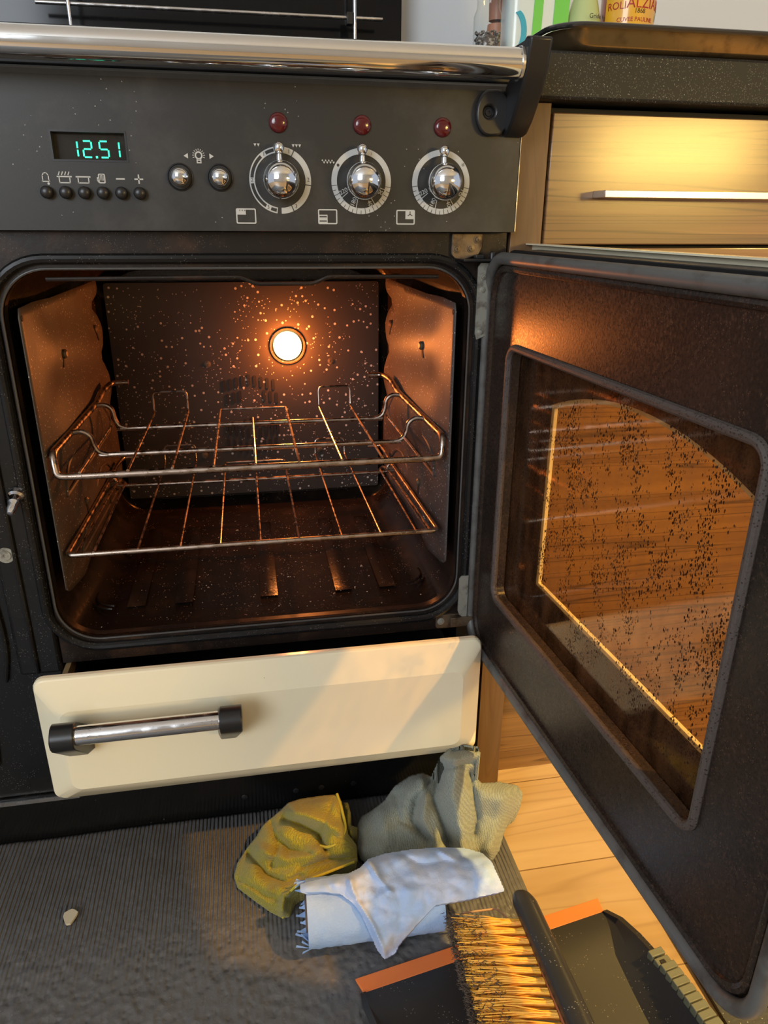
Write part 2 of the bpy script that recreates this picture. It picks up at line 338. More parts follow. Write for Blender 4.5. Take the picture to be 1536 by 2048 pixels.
# ================================================================== THE ROOM
mb = MB(); mb.box((-2.6, -3.3, -.05), (3.0, .9, -.0005)); struct(mb.build('floor', 'floor', smooth=False))
mb = MB(); mb.box((-2.6, .66, 0), (3.0, .70, 2.45)); struct(mb.build('wall_back', 'wall', smooth=False))
mb = MB(); mb.box((-2.6, -3.3, 2.45), (3.0, .9, 2.5)); struct(mb.build('ceiling', M('white_ceiling', (.8, .8, .78), .8), smooth=False))
mb = MB(); mb.plate([(-2.6, 0), (3.0, 0), (3.0, 2.45), (-2.6, 2.45)], [[(-2.3, .95), (-.7, .95), (-.7, 2.3), (-2.3, 2.3)], [(1.75, .95), (2.75, .95), (2.75, 1.55), (1.75, 1.55)]], -3.0, -3.1, lambda a, b, h: (a, h, b))
struct(mb.build('wall_front', M('pale_wall', (.62, .62, .60), .8), smooth=False))

# ================================================================== RANGE COOKER
ck = thing('range_cooker', 'black and cream range cooker with its right oven door open', 'cooker', (.24, .3, 0))
XL = -.36
# front frame with the oven opening
f_y = lambda a, b, h: (a, h, b)
op = rr(0, .48, .2985, .7155, .048, 10)
mb = MB(); mb.plate([(-.0035, .268), (.519, .268), (.519, .7515), (-.0035, .7515)], [op], 0, .018, f_y)
mb.build('oven_front_frame', 'enamel_brown', ck, bevel=.001)
mb = MB()
mb.tube([(a, -.003, b) for a, b in rr(-.010, .490, .2885, .7255, .057, 10)], .0052, 10, closed=True)
fr = mb.build('opening_trim', 'enamel', ck)
mb = MB(); mb.tube([(a, -.0005, b) for a, b in rr(-.0005, .4805, .298, .716, .048, 12)], .0014, 8, closed=True)
mb.build('opening_lip', M('bright_enamel_lip', (.10, .10, .10), .16, .5), fr)
# left compartment front
mb = MB(); mb.box((XL, .003, .075), (-.0045, .02, .7515))
mb.box((-.052, -.004, .258), (-.0045, .006, .7515))
lf = mb.build('side_front_frame', 'enamel', ck, bevel=.004, seg=3)
mb = MB()
for pts in ([(-.031, -.006, .55), (-.031, -.006, .262)], [(-.066, .0, .50), (-.073, .0, .44), (-.066, .0, .38), (-.062, 0, .30), (-.07, .0, .25)],
            [(-.10, .001, .32), (-.105, .001, .28), (-.095, .001, .2), (-.10, .001, .13)]):
    mb.tube(smoothpath(pts), .0025, 8)
mb.build('pressed_bead', 'enamel', lf)
mb = MB(); mb.box((XL, -.004, .068), (-.012, .012, .074)); mb.build('lower_edge_trim', 'chrome_old', ck)
# striker pin and screw
mb = MB(); mb.lathe([(0, -.001), (.0085, -.001), (.0085, .004), (.006, .006), (.0055, .012), (.0065, .014), (.005, .018), (.0052, .024), (.003, .029), (0, .030)], (-.0165, -.004, .487), (-.1, -.85, -.45), 20)
mb.build('door_catch_pin', 'chrome_old', ck)
def screw(name, p, r, ax, m, par, slot=True):
    b = MB(); b.lathe([(0, -.0005), (r * 1.5, -.0005), (r * 1.5, .0006), (r, .0008), (r * .9, .002), (r * .35, .0022), (r * .3, .0012), (0, .0012)], p, ax, 18)
    return b.build(name, m, par)
screw('screw', (-.0405, -.0041, .4155), .0062, (0, -1, 0), 'zinc', ck)
# carcass: sides, top, bottom
mb = MB(); mb.box((XL, .0205, .075), (-.014, .62, .745)); mb.build('left_compartment', 'gap', ck)
mb = MB(); mb.box((.489, .0185, .0), (.519, .62, .7505)); mb.build('carcass_side', 'enamel', ck)
mb = MB(); mb.box((XL, .002, .0), (.488, .03, .0665)); mb.box((-.0125, .004, .0665), (.519, .02, .125))
mb.build('plinth', M('gloss_black_plinth', (.005, .005, .005), .12, spec=.3, specks=[(150, .06, (.2, .2, .2), .6)]), ck, bevel=.002)
for x in (.195, .265, .3, .345):
    mb = MB(); mb.lathe([(.0034, 0), (.0042, .0006), (.003, .0012), (0, .0012)], (x, .002, .03), (0, -1, 0), 14); mb.build('plinth_rivet', 'black', ck)
# hob top
mb = MB(); mb.box((XL, -.004, .889), (.519, .62, .898)); mb.box((XL, .02, .752), (.519, .6, .8885))
mb.build('hob_top', 'black', ck, bevel=.002)
# oven cavity
def sec(y, x0, x1, z0, z1, r): return [(a, y, b) for a, b in rr(x0, x1, z0, z1, r, 8)]
mb = MB(); rings = []
for y, x0, x1, z0, z1, r in ((.0015, .001, .479, .2995, .7145, .047), (.012, -.001, .481, .298, .716, .048), (.016, -.004, .484, .296, .7175, .05), (.2, .003, .477, .298, .714, .05), (.40, .012, .468, .302, .708, .05), (.425, .03, .45, .315, .69, .05)):
    rings.append([mb.bm.verts.new(p) for p in sec(y, x0, x1, z0, z1, r)])
for A, B in zip(rings, rings[1:]):
    for j in range(len(A)): mb.bm.faces.new((A[j], A[(j + 1) % len(A)], B[(j + 1) % len(A)], B[j]))
mb.bm.faces.new(rings[-1])
cav = mb.build('oven_cavity', 'cavity', ck)
for x in (.075, .135, .245, .345, .405):   # pressed ribs in the floor
    mb = MB(); mb.hull([(x + dx, y, z) for dx, y, z in ((-.012, .07, .299), (.012, .07, .299), (-.005, .085, .3012), (.005, .085, .3012), (-.012, .33, .3), (.012, .33, .3), (-.005, .315, .3025), (.005, .315, .3025))]); mb.build('floor_rib', 'cavity', cav, bevel=.001)
for cx, sg in ((.055, 1), (.425, -1)):
    for cy in (.10, .27):
        mb = MB()
        for rad in (.032, .040):
            mb.tube([(cx - sg * rad * math.cos(t), cy + rad * math.sin(t), .3035) for t in [math.radians(a) for a in range(-80, 20, 8)]], .0016, 6)
        mb.build('floor_swage', 'cavity', cav)
mb = MB(); mb.tube(fillet([(.045, .004, .706), (.235, .004, .707), (.25, .004, .700), (.31, .004, .700), (.325, .004, .707), (.445, .004, .706)], .006), .0022, 8)
mb.build('grill_edge', 'enamel_brown', cav)
# back panel
LX, LZ = .3005, .5745
circ = lambda cx, cz, r, n=28: [(cx + r * math.cos(2 * math.pi * i / n), cz + r * math.sin(2 * math.pi * i / n)) for i in range(n)]
mb = MB(); mb.plate(rr(.0285, .4495, .3275, .6735, .004, 2), [circ(LX, LZ, .0255)], .400, .403, f_y)
bk = mb.build('back_panel', 'back', ck)
def slot(x, z, h, w=.0048):
    mb.plate(rr(x - w / 2, x + w / 2, z - h / 2, z + h / 2, w * .48, 4), [], .3985, .402, f_y)
mb = MB()
for row, (z, h) in enumerate(((.522, .018), (.500, .018), (.452, .014), (.430, .018), (.405, .020))):
    if row == 2: mb.build('fan_grille', 'gap', bk); mb = MB()
    for i in range(9):
        x = .196 + i * .0098 + (.004 if row % 2 else 0); d = abs(i - 4) * .0022
        if row < 2 and 3 <= i <= 5 and row == 1: continue
        slot(x, z + (d if row > 2 else -d), h)
mb.build('fan_grille', 'gap', bk)
for x, z in ((.1725, .5487), (.37, .5487), (.156, .398), (.348, .398)): screw('screw', (x, .400, z), .0035, (0, -1, 0), 'bracket', bk)
# oven lamp
mb = MB(); mb.lathe([(.0262, .0), (.0285, .0), (.0285, .0035), (.0262, .004), (.0262, -.010)], (LX, .400, LZ), (0, -1, 0), 36)
lampring = mb.build('lamp_ring', 'bracket', ck)
mb = MB(); mb.lathe([(.0225, -.004), (.0225, .001), (.020, .006), (.014, .0095), (.006, .0115), (0, .012)], (LX, .400, LZ), (0, -1, 0), 36)
mb.build('bulb_lens', 'bulb', lampring)
pl = bpy.data.lights.new('oven_lamp_light', 'POINT'); pl.energy = 2.2; pl.color = (1, .23, .035); pl.shadow_soft_size = .012
plo = bpy.data.objects.new('oven_lamp_light', pl); COL.objects.link(plo); plo.location = (LX, .368, LZ)
# side liners: stamped sheets with scalloped rear edge
prof = [(.012, .677), (.060, .679), (.135, .677), (.30, .682), (.345, .683), (.352, .676), (.345, .664), (.318, .655), (.318, .645), (.336, .634), (.350, .618), (.350, .604), (.338, .592), (.313, .586), (.315, .575), (.338, .562),
        (.356, .545), (.360, .525), (.350, .514), (.335, .505), (.318, .497), (.318, .486), (.340, .474), (.358, .462), (.361, .425), (.361, .395), (.350, .380), (.30, .362), (.146, .347), (.090, .341), (.030, .350), (.012, .356)]
def liner(side, name, label):
    def f(y, z, h):
        wob = .0035 * math.sin(z * 62 + y * 9) * max(0, min(1, (y - .05) / .05)) * max(0, min(1, (.34 - y) / .04 + .3))
        x = (.4695 - .05 * y) - h - wob if side > 0 else (.0105 + .05 * y) + h + wob
        return (x, y, z)
    b = MB(); ys = np.linspace(.010, .362, 60); zs = np.linspace(.336, .686, 60)
    P = [Vector((p[0], p[1])) for p in prof]
    def inside(a, c):
        r = False; j = len(P) - 1
        for i in range(len(P)):
            if (P[i].y > c) != (P[j].y > c) and a < (P[j].x - P[i].x) * (c - P[i].y) / (P[j].y - P[i].y) + P[i].x: r = not r
            j = i
        return r
    def snap(a, c):
        best = None; q = Vector((a, c))
        for i in range(len(P)):
            A, B = P[i], P[(i + 1) % len(P)]; d = B - A; t = max(0, min(1, (q - A).dot(d) / d.length_squared)); s_ = A + d * t
            if best is None or (s_ - q).length < best[0]: best = ((s_ - q).length, s_)
        return best[1]
    cells = [(i, j) for i in range(59) for j in range(59) if all(inside(ys[i + a], zs[j + c]) for a in (0, 1) for c in (0, 1))]
    cnt = {}
    for i, j in cells:
        for a in (0, 1):
            for c in (0, 1): cnt[(i + a, j + c)] = cnt.get((i + a, j + c), 0) + 1
    vs = {}
    for (i, j), n in cnt.items():
        y, z = ys[i], zs[j]
        if n < 4:
            s_ = snap(y, z); y, z = s_.x, s_.y
        vs[(i, j)] = b.bm.verts.new(f(y, z, 0))
    for i, j in cells: b.bm.faces.new((vs[(i, j)], vs[(i + 1, j)], vs[(i + 1, j + 1)], vs[(i, j + 1)]))
    o = b.build(name, 'liner', ck, sharp=80); o['label'] = label
    sm = o.modifiers.new('solid', 'SOLIDIFY'); sm.thickness = .0012; sm.offset = 0
    b = MB()   # shelf runner swages and hooks
    for (z0, y0, y1) in ((.475, .07, .30), (.385, .10, .30)):
        loop = [(y0, z0 - .02), (y1, z0 - .004), (y1 + .01, z0 + .012), (y1 - .02, z0 + .045), (y1 - .06, z0 + .05), (y0 + .02, z0 + .01), (y0, z0 - .02)]
        b.tube(fillet([f(p[0], p[1], .001) for p in loop], .012), .0022, 6)
    b.build('pressed_runner', 'liner', o)
    for (y, z) in ((.130, .613), (.312, .618), (.132, .425)):
        b = MB(); c = Vector(f(y, z, 0)); s1 = -1 if side > 0 else 1
        b.lathe([(.0052, 0), (.0056, .003), (.0035, .005), (0, .0052)], c, (s1, -.1, 0), 14)
        b.build('mounting_stud', 'bracket', o)
        b = MB(); b.plate(rr(y - .004, y + .002, z - .016, z + .004, .0028, 4), [], -.0002, .0016, f); b.build('keyhole_slot', 'gap', o)
    b = MB(); b.plate(circ(.019, .667, .003, 14), [], -.0002, .0014, f); b.build('fixing_hole', 'gap', o)
liner(1, 'side_liner', 'speckled liner on the right wall of the oven')
liner(-1, 'side_liner', 'speckled liner on the left wall of the oven')

# ---------------- control panel
PY = -.02
mb = MB()
prof_p = [(.002, .7515), (PY, .7515), (PY - .001, .756), (PY, .876), (PY + .003, .8835), (PY + .010, .8865), (.002, .8865)]
disp = [(.0735, .8115), (.1385, .8115), (.1385, .8355), (.0735, .8355)]
mb.plate([(XL, .7515), (.5195, .7515), (.5195, .880), (XL, .880)], [disp], PY, .0, f_y)
mb.hull([(x, y, z) for x in (XL, .5195) for y, z in ((PY, .880), (PY + .002, .8845), (PY + .008, .8875), (0, .8875), (0, .880))])
cp = mb.build('control_panel', 'panel', ck, bevel=.0008)
mb = MB(); mb.box((.5197, PY + .001, .752), (.5207, 0, .885)); mb.build('panel_end_trim', 'chrome_old', cp)
mb = MB(); mb.box((.0735, -.009, .8115), (.1385, -.006, .8355)); dis = mb.build('clock_display', M('display_glass', (.02, .018, .016), .12, var=[(30, (.06, .045, .035), .5, .8)]), cp)
mb = MB(); mb.plate([(.0725, .8105), (.1395, .8105), (.1395, .8365), (.0725, .8365)], [[(.0742, .8122), (.1378, .8122), (.1378, .8348), (.0742, .8348)]], PY - .0004, -.0065, f_y)
mb.build('display_bezel', 'black', cp)
# seven segment digits 12.51
mb = MB()
def seg(x, z, w, h): mb.box((x - w / 2, -.0098, z - h / 2), (x + w / 2, -.0091, z + h / 2))
def digit(x, z, on, w=.0075, h=.0135, t=.0013):
    if 'a' in on: seg(x, z + h / 2, w - t, t)
    if 'g' in on: seg(x, z, w - t, t)
    if 'd' in on: seg(x, z - h / 2, w - t, t)
    if 'f' in on: seg(x - w / 2, z + h / 4, t, h / 2 - t)
    if 'b' in on: seg(x + w / 2, z + h / 4, t, h / 2 - t)
    if 'e' in on: seg(x - w / 2, z - h / 4, t, h / 2 - t)
    if 'c' in on: seg(x + w / 2, z - h / 4, t, h / 2 - t)
dz = .8218
digit(.0900, dz, 'bc'); digit(.1025, dz, 'abged'); seg(.1100, dz - .0066, .0018, .0018); digit(.1172, dz, 'afgcd'); digit(.1270, dz, 'bc')
mb.build('display_digits', 'digit', cp)
# markings
mk = MB(); dk = MB()
def flush(nm, nd='dial_marks'):
    global mk, dk
    if len(mk.bm.verts): mk.build(nm, 'print', cp, smooth=False)
    if len(dk.bm.verts): dk.build(nd, 'dark_print', cp, smooth=False)
    mk = MB(); dk = MB()
H0, H1 = PY - .0004, PY + .0001
def P2(a, b, h): return (a, h, b)
def rect(m, x0, x1, z0, z1, d=0): m.box((x0, H0 - d, z0), (x1, H1, z1))
def poly(m, pts, d=0): m.plate(pts, [], H0 - d, H1, P2)
def stroke(m, pts, w, d=0):
    for (x0, z0), (x1, z1) in zip(pts, pts[1:]):
        L_ = math.hypot(x1 - x0, z1 - z0) or 1e-6; nx, nz = -(z1 - z0) / L_ * w / 2, (x1 - x0) / L_ * w / 2; ex, ez = (x1 - x0) / L_ * w * .3, (z1 - z0) / L_ * w * .3
        m.plate([(x0 + nx - ex, z0 + nz - ez), (x0 - nx - ex, z0 - nz - ez), (x1 - nx + ex, z1 - nz + ez), (x1 + nx + ex, z1 + nz + ez)], [], H0 - d, H1, P2)
def arc(m, cx, cz, r0, r1, a0, a1, d=0):
    n = max(3, int(abs(a1 - a0) / 6)); A = [math.radians(a0 + (a1 - a0) * i / n) for i in range(n + 1)]
    poly(m, [(cx + r1 * math.cos(a), cz + r1 * math.sin(a)) for a in A] + [(cx + r0 * math.cos(a), cz + r0 * math.sin(a)) for a in reversed(A)], d)
def ptext(m, s_, x, z, size, rot=0, d=0):
    c, n = math.cos(rot), math.sin(rot)
    textmesh(s_, size, lambda a, b, h: (x + a * c - b * n, H0 - d + .0002 + h * .5, z + a * n + b * c), m)
KN = [(.2783, .7973), (.3575, .7975), (.4384, .7977)]
RO, RN = .0297, .0243
# dial 1: solid right half, outlined left half
cx, cz = KN[0]
arc(mk, cx, cz, RN, RO, -90, 84)
arc(mk, cx, cz, RO - .0012, RO, 96, 262); arc(mk, cx, cz, RN, RN + .0012, 96, 262)
for a0, a1 in ((96.5, 101), (119, 130), (175, 186), (237, 248), (260, 261.8)): arc(mk, cx, cz, RN + .0001, RO - .0001, a0, a1, .00012)
for a in (62, -8, -66): arc(dk, cx, cz, RN, RO, a - .9, a + .9, .0002)
for t, a in (('1', 70), ('2', 2), ('3', -58)): ptext(dk, t, cx + .027 * math.cos(math.radians(a)), cz + .027 * math.sin(math.radians(a)), .0052, 0, .0003)
for t, a in (('1', 123), ('2', 180), ('3', 242)): ptext(dk, t, cx + .027 * math.cos(math.radians(a)), cz + .027 * math.sin(math.radians(a)), .0050, 0, .0003)
flush('dial_scale')
# dials 2 and 3
for i in (1, 2):
    cx, cz = KN[i]
    arc(mk, cx, cz, RN, RO, -265, 95)
    for a in range(188, 353, 9): arc(dk, cx, cz, RN + (.002 if a % 2 else 0), RO, a - .5, a + .5, .0002)
    for t, a in (('220', 207), ('180', 247), ('140', 293), ('100', 333)):
        ar = math.radians(a); ptext(mk, t, cx + .0200 * math.cos(ar), cz + .0200 * math.sin(ar), .0058, math.radians(a - 180 if a < 270 else a) + (0 if 225 > a or a > 315 else 0))
        stroke(mk, [(cx + .0170 * math.cos(ar + .18), cz + .0165 * math.sin(ar + .18)), (cx + RN * math.cos(ar + .18), cz + RN * math.sin(ar + .18))], .0006)
    if i == 1:
        poly(dk, circ(cx + .027 * math.cos(math.radians(148)), cz + .027 * math.sin(math.radians(148)), .0014, 12), .0002)
        ptext(dk, 'i', cx + .027 * math.cos(math.radians(68)), cz + .027 * math.sin(math.radians(68)), .004, 0, .0003)
    else: ptext(dk, '*', cx + .027 * math.cos(math.radians(35)), cz + .026 * math.sin(math.radians(35)), .008, 0, .0003)
    flush('dial_scale')
# mode symbols under each dial
for i, cx in enumerate((.2437, .3235, .4026)):
    x0, x1, z0, z1 = cx - .0096, cx + .0096, .7583, .7722; w = .0012
    mk.plate(rr(x0, x1, z0, z1, .0014, 3), [rr(x0 + w, x1 - w, z0 + w, z1 - w, .0006, 2)], H0, H1, P2)
    if i == 0:
        rect(mk, x0 + .0003, cx - .0002, .7665, z1 - .0003, .00012)
        for k in range(3): poly(dk, [(x0 + .003 + k * .0024, .7708), (x0 + .0044 + k * .0024, .7708), (x0 + .0037 + k * .0024, .7695)], .0002)
    elif i == 1:
        rect(mk, x0 + .0003, cx - .0002, z0 + .0003, .7670, .00012); rect(dk, x0 + .0014, cx - .0010, .7606, .7618, .0002); rect(dk, x0 + .0014, cx - .0010, .7646, .7658, .0002)
    else:
        rect(mk, cx - .0002, x1 - .0003, .7635, z1 - .0003, .00012)
        for a in (90, 210, 330): stroke(dk, [(cx + .0045, .768), (cx + .0045 + .0026 * math.cos(math.radians(a)), .768 + .0026 * math.sin(math.radians(a)))], .0008, .0002)
    flush('mode_symbol', 'mode_symbol_marks')
# grill triangles
for n_, x0, z0 in ((2, .2545, .8290), (3, .2905, .8290)):
    for k in range(n_): poly(mk, [(x0 + k * .0031, z0), (x0 + .0026 + k * .0031, z0), (x0 + .0013 + k * .0031, z0 - .0026)])
    flush('grill_symbol')
for k in range(4):
    poly(mk, circ(.3195 + k * .0031, .8158, .0007, 8)); poly(mk, [(.3200 + k * .0031, .8147), (.3222 + k * .0031, .8147), (.3211 + k * .0031, .8128)])
flush('grill_symbol')
# clock symbols
bx = [.0644 + i * .01644 for i in range(6)]; sz = .7965
def bell(x, z):
    stroke(mk, [(x - .0034, z - .003), (x - .0026, z - .002), (x - .0026, z + .002), (x - .0012, z + .0042), (x + .0012, z + .0042), (x + .0026, z + .002), (x + .0026, z - .002), (x + .0034, z - .003), (x - .0034, z - .003)], .0008)
    poly(mk, circ(x + .002, z - .0048, .0011, 10))
def pot(x, z, steam):
    stroke(mk, [(x - .0062, z + .0018), (x + .0062, z + .0018)], .0011); stroke(mk, [(x - .0046, z + .0014), (x - .0046, z - .0034), (x + .0046, z - .0034), (x + .0046, z + .0014)], .0009)
    if steam:
        for k in range(4): stroke(mk, [(x - .0050 + k * .0028, z + .0032), (x - .0038 + k * .0028, z + .0058)], .0008)
bell(bx[0], sz); flush('bell_symbol'); pot(bx[1], sz - .0005, True); flush('pot_symbol'); pot(bx[2], sz - .0005, False); flush('pot_symbol')
x = bx[3]
mk.plate(rr(x - .0032, x + .003, sz - .004, sz + .0042, .0012, 3), [rr(x - .0022, x + .002, sz - .003, sz + .0034, .0006, 2)], H0, H1, P2)
for k in range(3): stroke(mk, [(x - .0012 + k * .0012, sz - .0015), (x - .0012 + k * .0012, sz + .003)], .0005)
stroke(mk, [(x - .0032, sz - .003), (x - .0042, sz - .001), (x - .0038, sz + .001)], .0009)
flush('hand_symbol')
stroke(mk, [(bx[4] - .0036, sz), (bx[4] + .0036, sz)], .0012)
flush('minus_symbol')
stroke(mk, [(bx[5] - .0036, sz), (bx[5] + .0036, sz)], .0012); stroke(mk, [(bx[5], sz - .0036), (bx[5], sz + .0036)], .0012)
flush('plus_symbol')
# lamp symbol and arrows
x, z = .2030, .8172
mk.plate(circ(x, z + .0005, .0036, 20), [circ(x, z + .0005, .0023, 20)], H0, H1, P2)
mk.plate([(x - .0022, z - .0062), (x + .0022, z - .0062), (x + .0022, z - .0026), (x - .0022, z - .0026)], [[(x - .0012, z - .0052), (x + .0012, z - .0052), (x + .0012, z - .0040), (x - .0012, z - .0040)]], H0, H1, P2)
for a in range(-20, 201, 22): stroke(mk, [(x + .0044 * math.cos(math.radians(a)), z + .0005 + .0044 * math.sin(math.radians(a))), (x + .0056 * math.cos(math.radians(a)), z + .0005 + .0056 * math.sin(math.radians(a)))], .0006)
flush('lamp_symbol'); poly(mk, [(.1893, z), (.1932, z + .0023), (.1932, z - .0023)]); flush('arrow_symbol'); poly(mk, [(.2168, z), (.2129, z - .0023), (.2129, z + .0023)])
flush('arrow_symbol')
# clock buttons, push buttons
for x in bx:
    b = MB(); b.lathe([(.0056, -.001), (.0056, .005), (.0046, .0066), (.0025, .0076), (0, .0078)], (x, PY, .7843), (0, -1, 0), 20); b.build('clock_button', 'black', cp)
for x in (.1845, .2214):
    b = MB(); b.lathe([(.0122, -.0005), (.0122, .001), (.0112, .0016), (.0105, .0005), (.0095, .0005)], (x, PY, .799), (0, -1, 0), 28); o = b.build('push_button', 'black', cp)
    b = MB(); b.lathe([(.0086, 0), (.0086, .007), (.0078, .0095), (.005, .0118), (.0022, .0126), (0, .0128)], (x, PY, .799), (0, -1, 0), 28); b.build('button_cap', 'chrome', cp)
for x in (.2785, .3585, .4382):
    b = MB(); b.lathe([(.0088, -.001), (.0088, .001), (.0078, .0026), (.005, .0038), (0, .0042)], (x, PY, .847), (0, -1, 0), 26); b.build('indicator_light', 'red', cp)
# control knobs
for x, z in KN:
    b = MB(); b.lathe([(.0125, -.001), (.0125, .006), (.0150, .008), (.0168, .013), (.0172, .018), (.0160, .0245), (.0125, .0300), (.007, .0332), (.0025, .0342), (0, .0343)], (x, PY, z), (0, -1, 0), 36)
    kn = b.build('control_knob', 'chrome', ck)
    b = MB(); b.lathe([(.0029, .012), (.0024, .022), (.0032, .0225), (.0045, .0245), (.0052, .0275), (.0045, .0305), (.0026, .0322), (0, .0326)], (x - .0008, PY - .013, z), (0, 0, 1), 20)
    b.build('pointer', 'chrome', kn)

# ---------------- handrail and its bracket
RY, RZ, RR_ = -.062, .896, .0128
mb = MB(); mb.tube([(XL, RY, RZ), (.4985, RY, RZ)], RR_, 40)
hr = mb.build('handrail', 'chrome', ck)
mb = MB(); mb.tube([(.4970, RY, RZ), (.4995, RY, RZ)], RR_ + .0014, 36); mb.build('rail_collar', 'chrome_old', hr)
mb = MB()
bp_ = [(-.083, .9140), (-.071, .9165), (-.055, .9100), (-.0402, .893), (-.0205, .884), (-.0205, .8395), (-.032, .8415), (-.044, .850), (-.056, .862), (-.067, .876), (-.076, .892)]
mb.plate(bp_, [], .4997, .5215, lambda a, b, h: (h, a, b))
br = mb.build('rail_bracket', 'black', ck, bevel=.0025, seg=3)
mb = MB(); mb.plate([(.4725 + .0145 * math.cos(t) + (.006 if math.cos(t) > 0 else 0) + .012, .8595 + (.0215 if math.sin(t) > 0 else .0195) * math.sin(t)) for t in [2 * math.pi * i / 24 for i in range(24)]], [circ(.4835, .861, .0055, 16)], -.027, -.0203, f_y)
mb.build('bracket_foot', 'black', br, bevel=.002)
screw('screw', (.4835, -.0215, .861), .0036, (0, -1, 0), 'black', br)

# ---------------- hinge hardware on the frame
mb = MB(); mb.plate([(.4565, .7500), (.4565, .7290), (.461, .7245), (.470, .7235), (.487, .729), (.4905, .736), (.4905, .7500)], [], -.0045, -.0002, f_y)
hb = mb.build('upper_hinge_plate', 'bracket', ck, bevel=.001)
for x, z in ((.4620, .7345), (.4775, .7350), (.4845, .7440)): screw('screw', (x, -.0045, z), .0028, (0, -1, 0), 'bracket', hb)
mb = MB(); mb.box((.4655, -.022, .7225), (.505, -.001, .7250)); mb.box((.480, -.016, .725), (.489, -.008, .729)); mb.lathe([(.003, 0), (.003, .006), (.0022, .0072), (0, .0074)], (.4985, -.014, .725), (0, 0, 1), 14)
mb.build('hinge_arm', 'black', hb, bevel=.0006)
mb = MB(); mb.plate(rr(.4545, .492, .2715, .2905, .003, 3), [], -.004, -.0002, f_y); mb.box((.472, -.012, .276), (.5005, -.0041, .289))
hb2 = mb.build('lower_hinge_plate', 'bracket', ck, bevel=.001)
screw('screw', (.4608, -.004, .2815), .0032, (0, -1, 0), 'zinc', hb2)

# ---------------- storage drawer, pulled a little way out
DX0, DX1, DZ0, DZ1 = -.0185, .4955, .1275, .2935
YB, YF = -.062, -.084
mb = MB()
A = rr(DX0, DX1, DZ0, DZ1, .012, 5); B = rr(DX0, DX1, DZ0, DZ1, .012, 5); Cc = rr(DX0 + .026, DX1 - .026, DZ0 + .022, DZ1 - .036, .012, 5)
rings = [[mb.bm.verts.new((a, YB, b)) for a, b in A], [mb.bm.verts.new((a, YB - .006, b)) for a, b in B], [mb.bm.verts.new((.2385 + (a - .2385) * .994, YB - .0095, .2105 + (b - .2105) * .985)) for a, b in B], [mb.bm.verts.new((a, YF, b)) for a, b in Cc]]
for R1, R2 in zip(rings, rings[1:]):
    for j in range(len(R1)): mb.bm.faces.new((R1[j], R1[(j + 1) % len(R1)], R2[(j + 1) % len(R1)], R2[j]))
mb.bm.faces.new(rings[-1]); mb.bm.faces.new(rings[0][::-1])
dw = mb.build('storage_drawer', 'cream', ck, bevel=.0012, sharp=12)
mb = MB()
mb.box((.006, YB + .0005, .135), (.472, .35, .138)); mb.box((.004, YB + .0005, .135), (.0065, .35, .245)); mb.box((.4705, YB + .0005, .135), (.473, .35, .245))
mb.build('drawer_box', 'gap', dw)
mb = MB(); mb.box((-.0005, -.05, .250), (.0055, .02, .2665)); mb.build('drawer_runner', M('tan_plastic_runner', (.25, .17, .08), .5), dw)
HZ, HY = .2535, -.122
mb = MB(); mb.tube([(.031, HY, HZ), (.182, HY, HZ)], .0103, 30); mb.build('handle_bar', 'chrome_old', dw)
for x0, x1, fx0, fx1 in ((.0065, .0330, .012, .040), (.1795, .2060, .176, .201)):
    b = MB(); pts = []
    for k in range(16):
        t = 2 * math.pi * k / 16
        pts += [(x, HY + .0148 * math.cos(t), HZ + .0148 * math.sin(t)) for x in (x0 + .003, x1)]
    pts += [(x0, HY - .006, HZ - .002), (x0, HY + .004, HZ + .008)]
    pts += [(x, YF - .0005, z) for x in (fx0, fx1) for z in (.206, .238)] + [(fx0 + .004, YF - .018, .212), (fx1 - .004, YF - .018, .212)]
    b.hull(pts); b.build('handle_end', 'black', dw, bevel=.0012)

# ---------------- oven door, swung open just past a right angle
TH = .0685; DH = Vector((.5005, 0, 0)); DD = Vector((math.sin(TH), -math.cos(TH), 0)); NN = Vector((math.cos(TH), math.sin(TH), 0))
def DW(u, z, off): return DH + DD * u + NN * off + Vector((0, 0, z))
win = rr(.068, .439, .3495, .6385, .014, 6)
mb = MB(); mb.plate(rr(.004, .527, .262, .7275, .034, 8), [win], .002, .014, DW)
door = mb.build('oven_door', 'door_in', ck, bevel=.001)
mb = MB()   # inner raised border
for lo, r, off in ((rr(.014, .517, .266, .7175, .034, 8), .0042, .002),): mb.tube([DW(a, b, off) for a, b in lo], r, 8, closed=True)
mb.build('pressed_border', 'door_in', door)
mb = MB(); mb.tube([DW(a, b, -.001) for a, b in rr(.003, .528, .2595, .7265, .038, 10)], .0062, 12, closed=True); mb.build('door_gasket', 'gasket', door)
mb = MB(); mb.tube([DW(a, b, .0015) for a, b in rr(.0655, .4415, .347, .641, .016, 8)], .0040, 10, closed=True); mb.build('window_seal', 'bead', door)
mb = MB(); mb.plate(rr(.060, .447, .3415, .6465, .016, 6), [], .0145, .0155, DW); mb.build('inner_window_pane', 'inner_glass', door)
zt = .577
arch = [(.088, .3700), (.4005, .3700)] + [(.4005 - .3125 * t, zt + .031 * (1 - (2 * t - 1) ** 2)) for t in [i / 24 for i in range(25)]]
arch2 = [(.247 + (a - .247) * 1.03, .48 + (b - .48) * 1.035) for a, b in arch]
mb = MB(); mb.plate(rr(-.002, .533, .262, .7385, .004, 3), [arch], .0475, .052, DW); mb.build('outer_shell', 'cream', door, bevel=.0012)
mb = MB(); mb.plate(rr(.002, .529, .266, .7325, .02, 5), [arch2], .0462, .0472, DW); mb.build('shell_lining', 'door_in', door)
mb = MB(); mb.plate(rr(.001, .530, .2625, .7345, .03, 6), [rr(.006, .525, .268, .729, .026, 6)], .0145, .0460, DW)
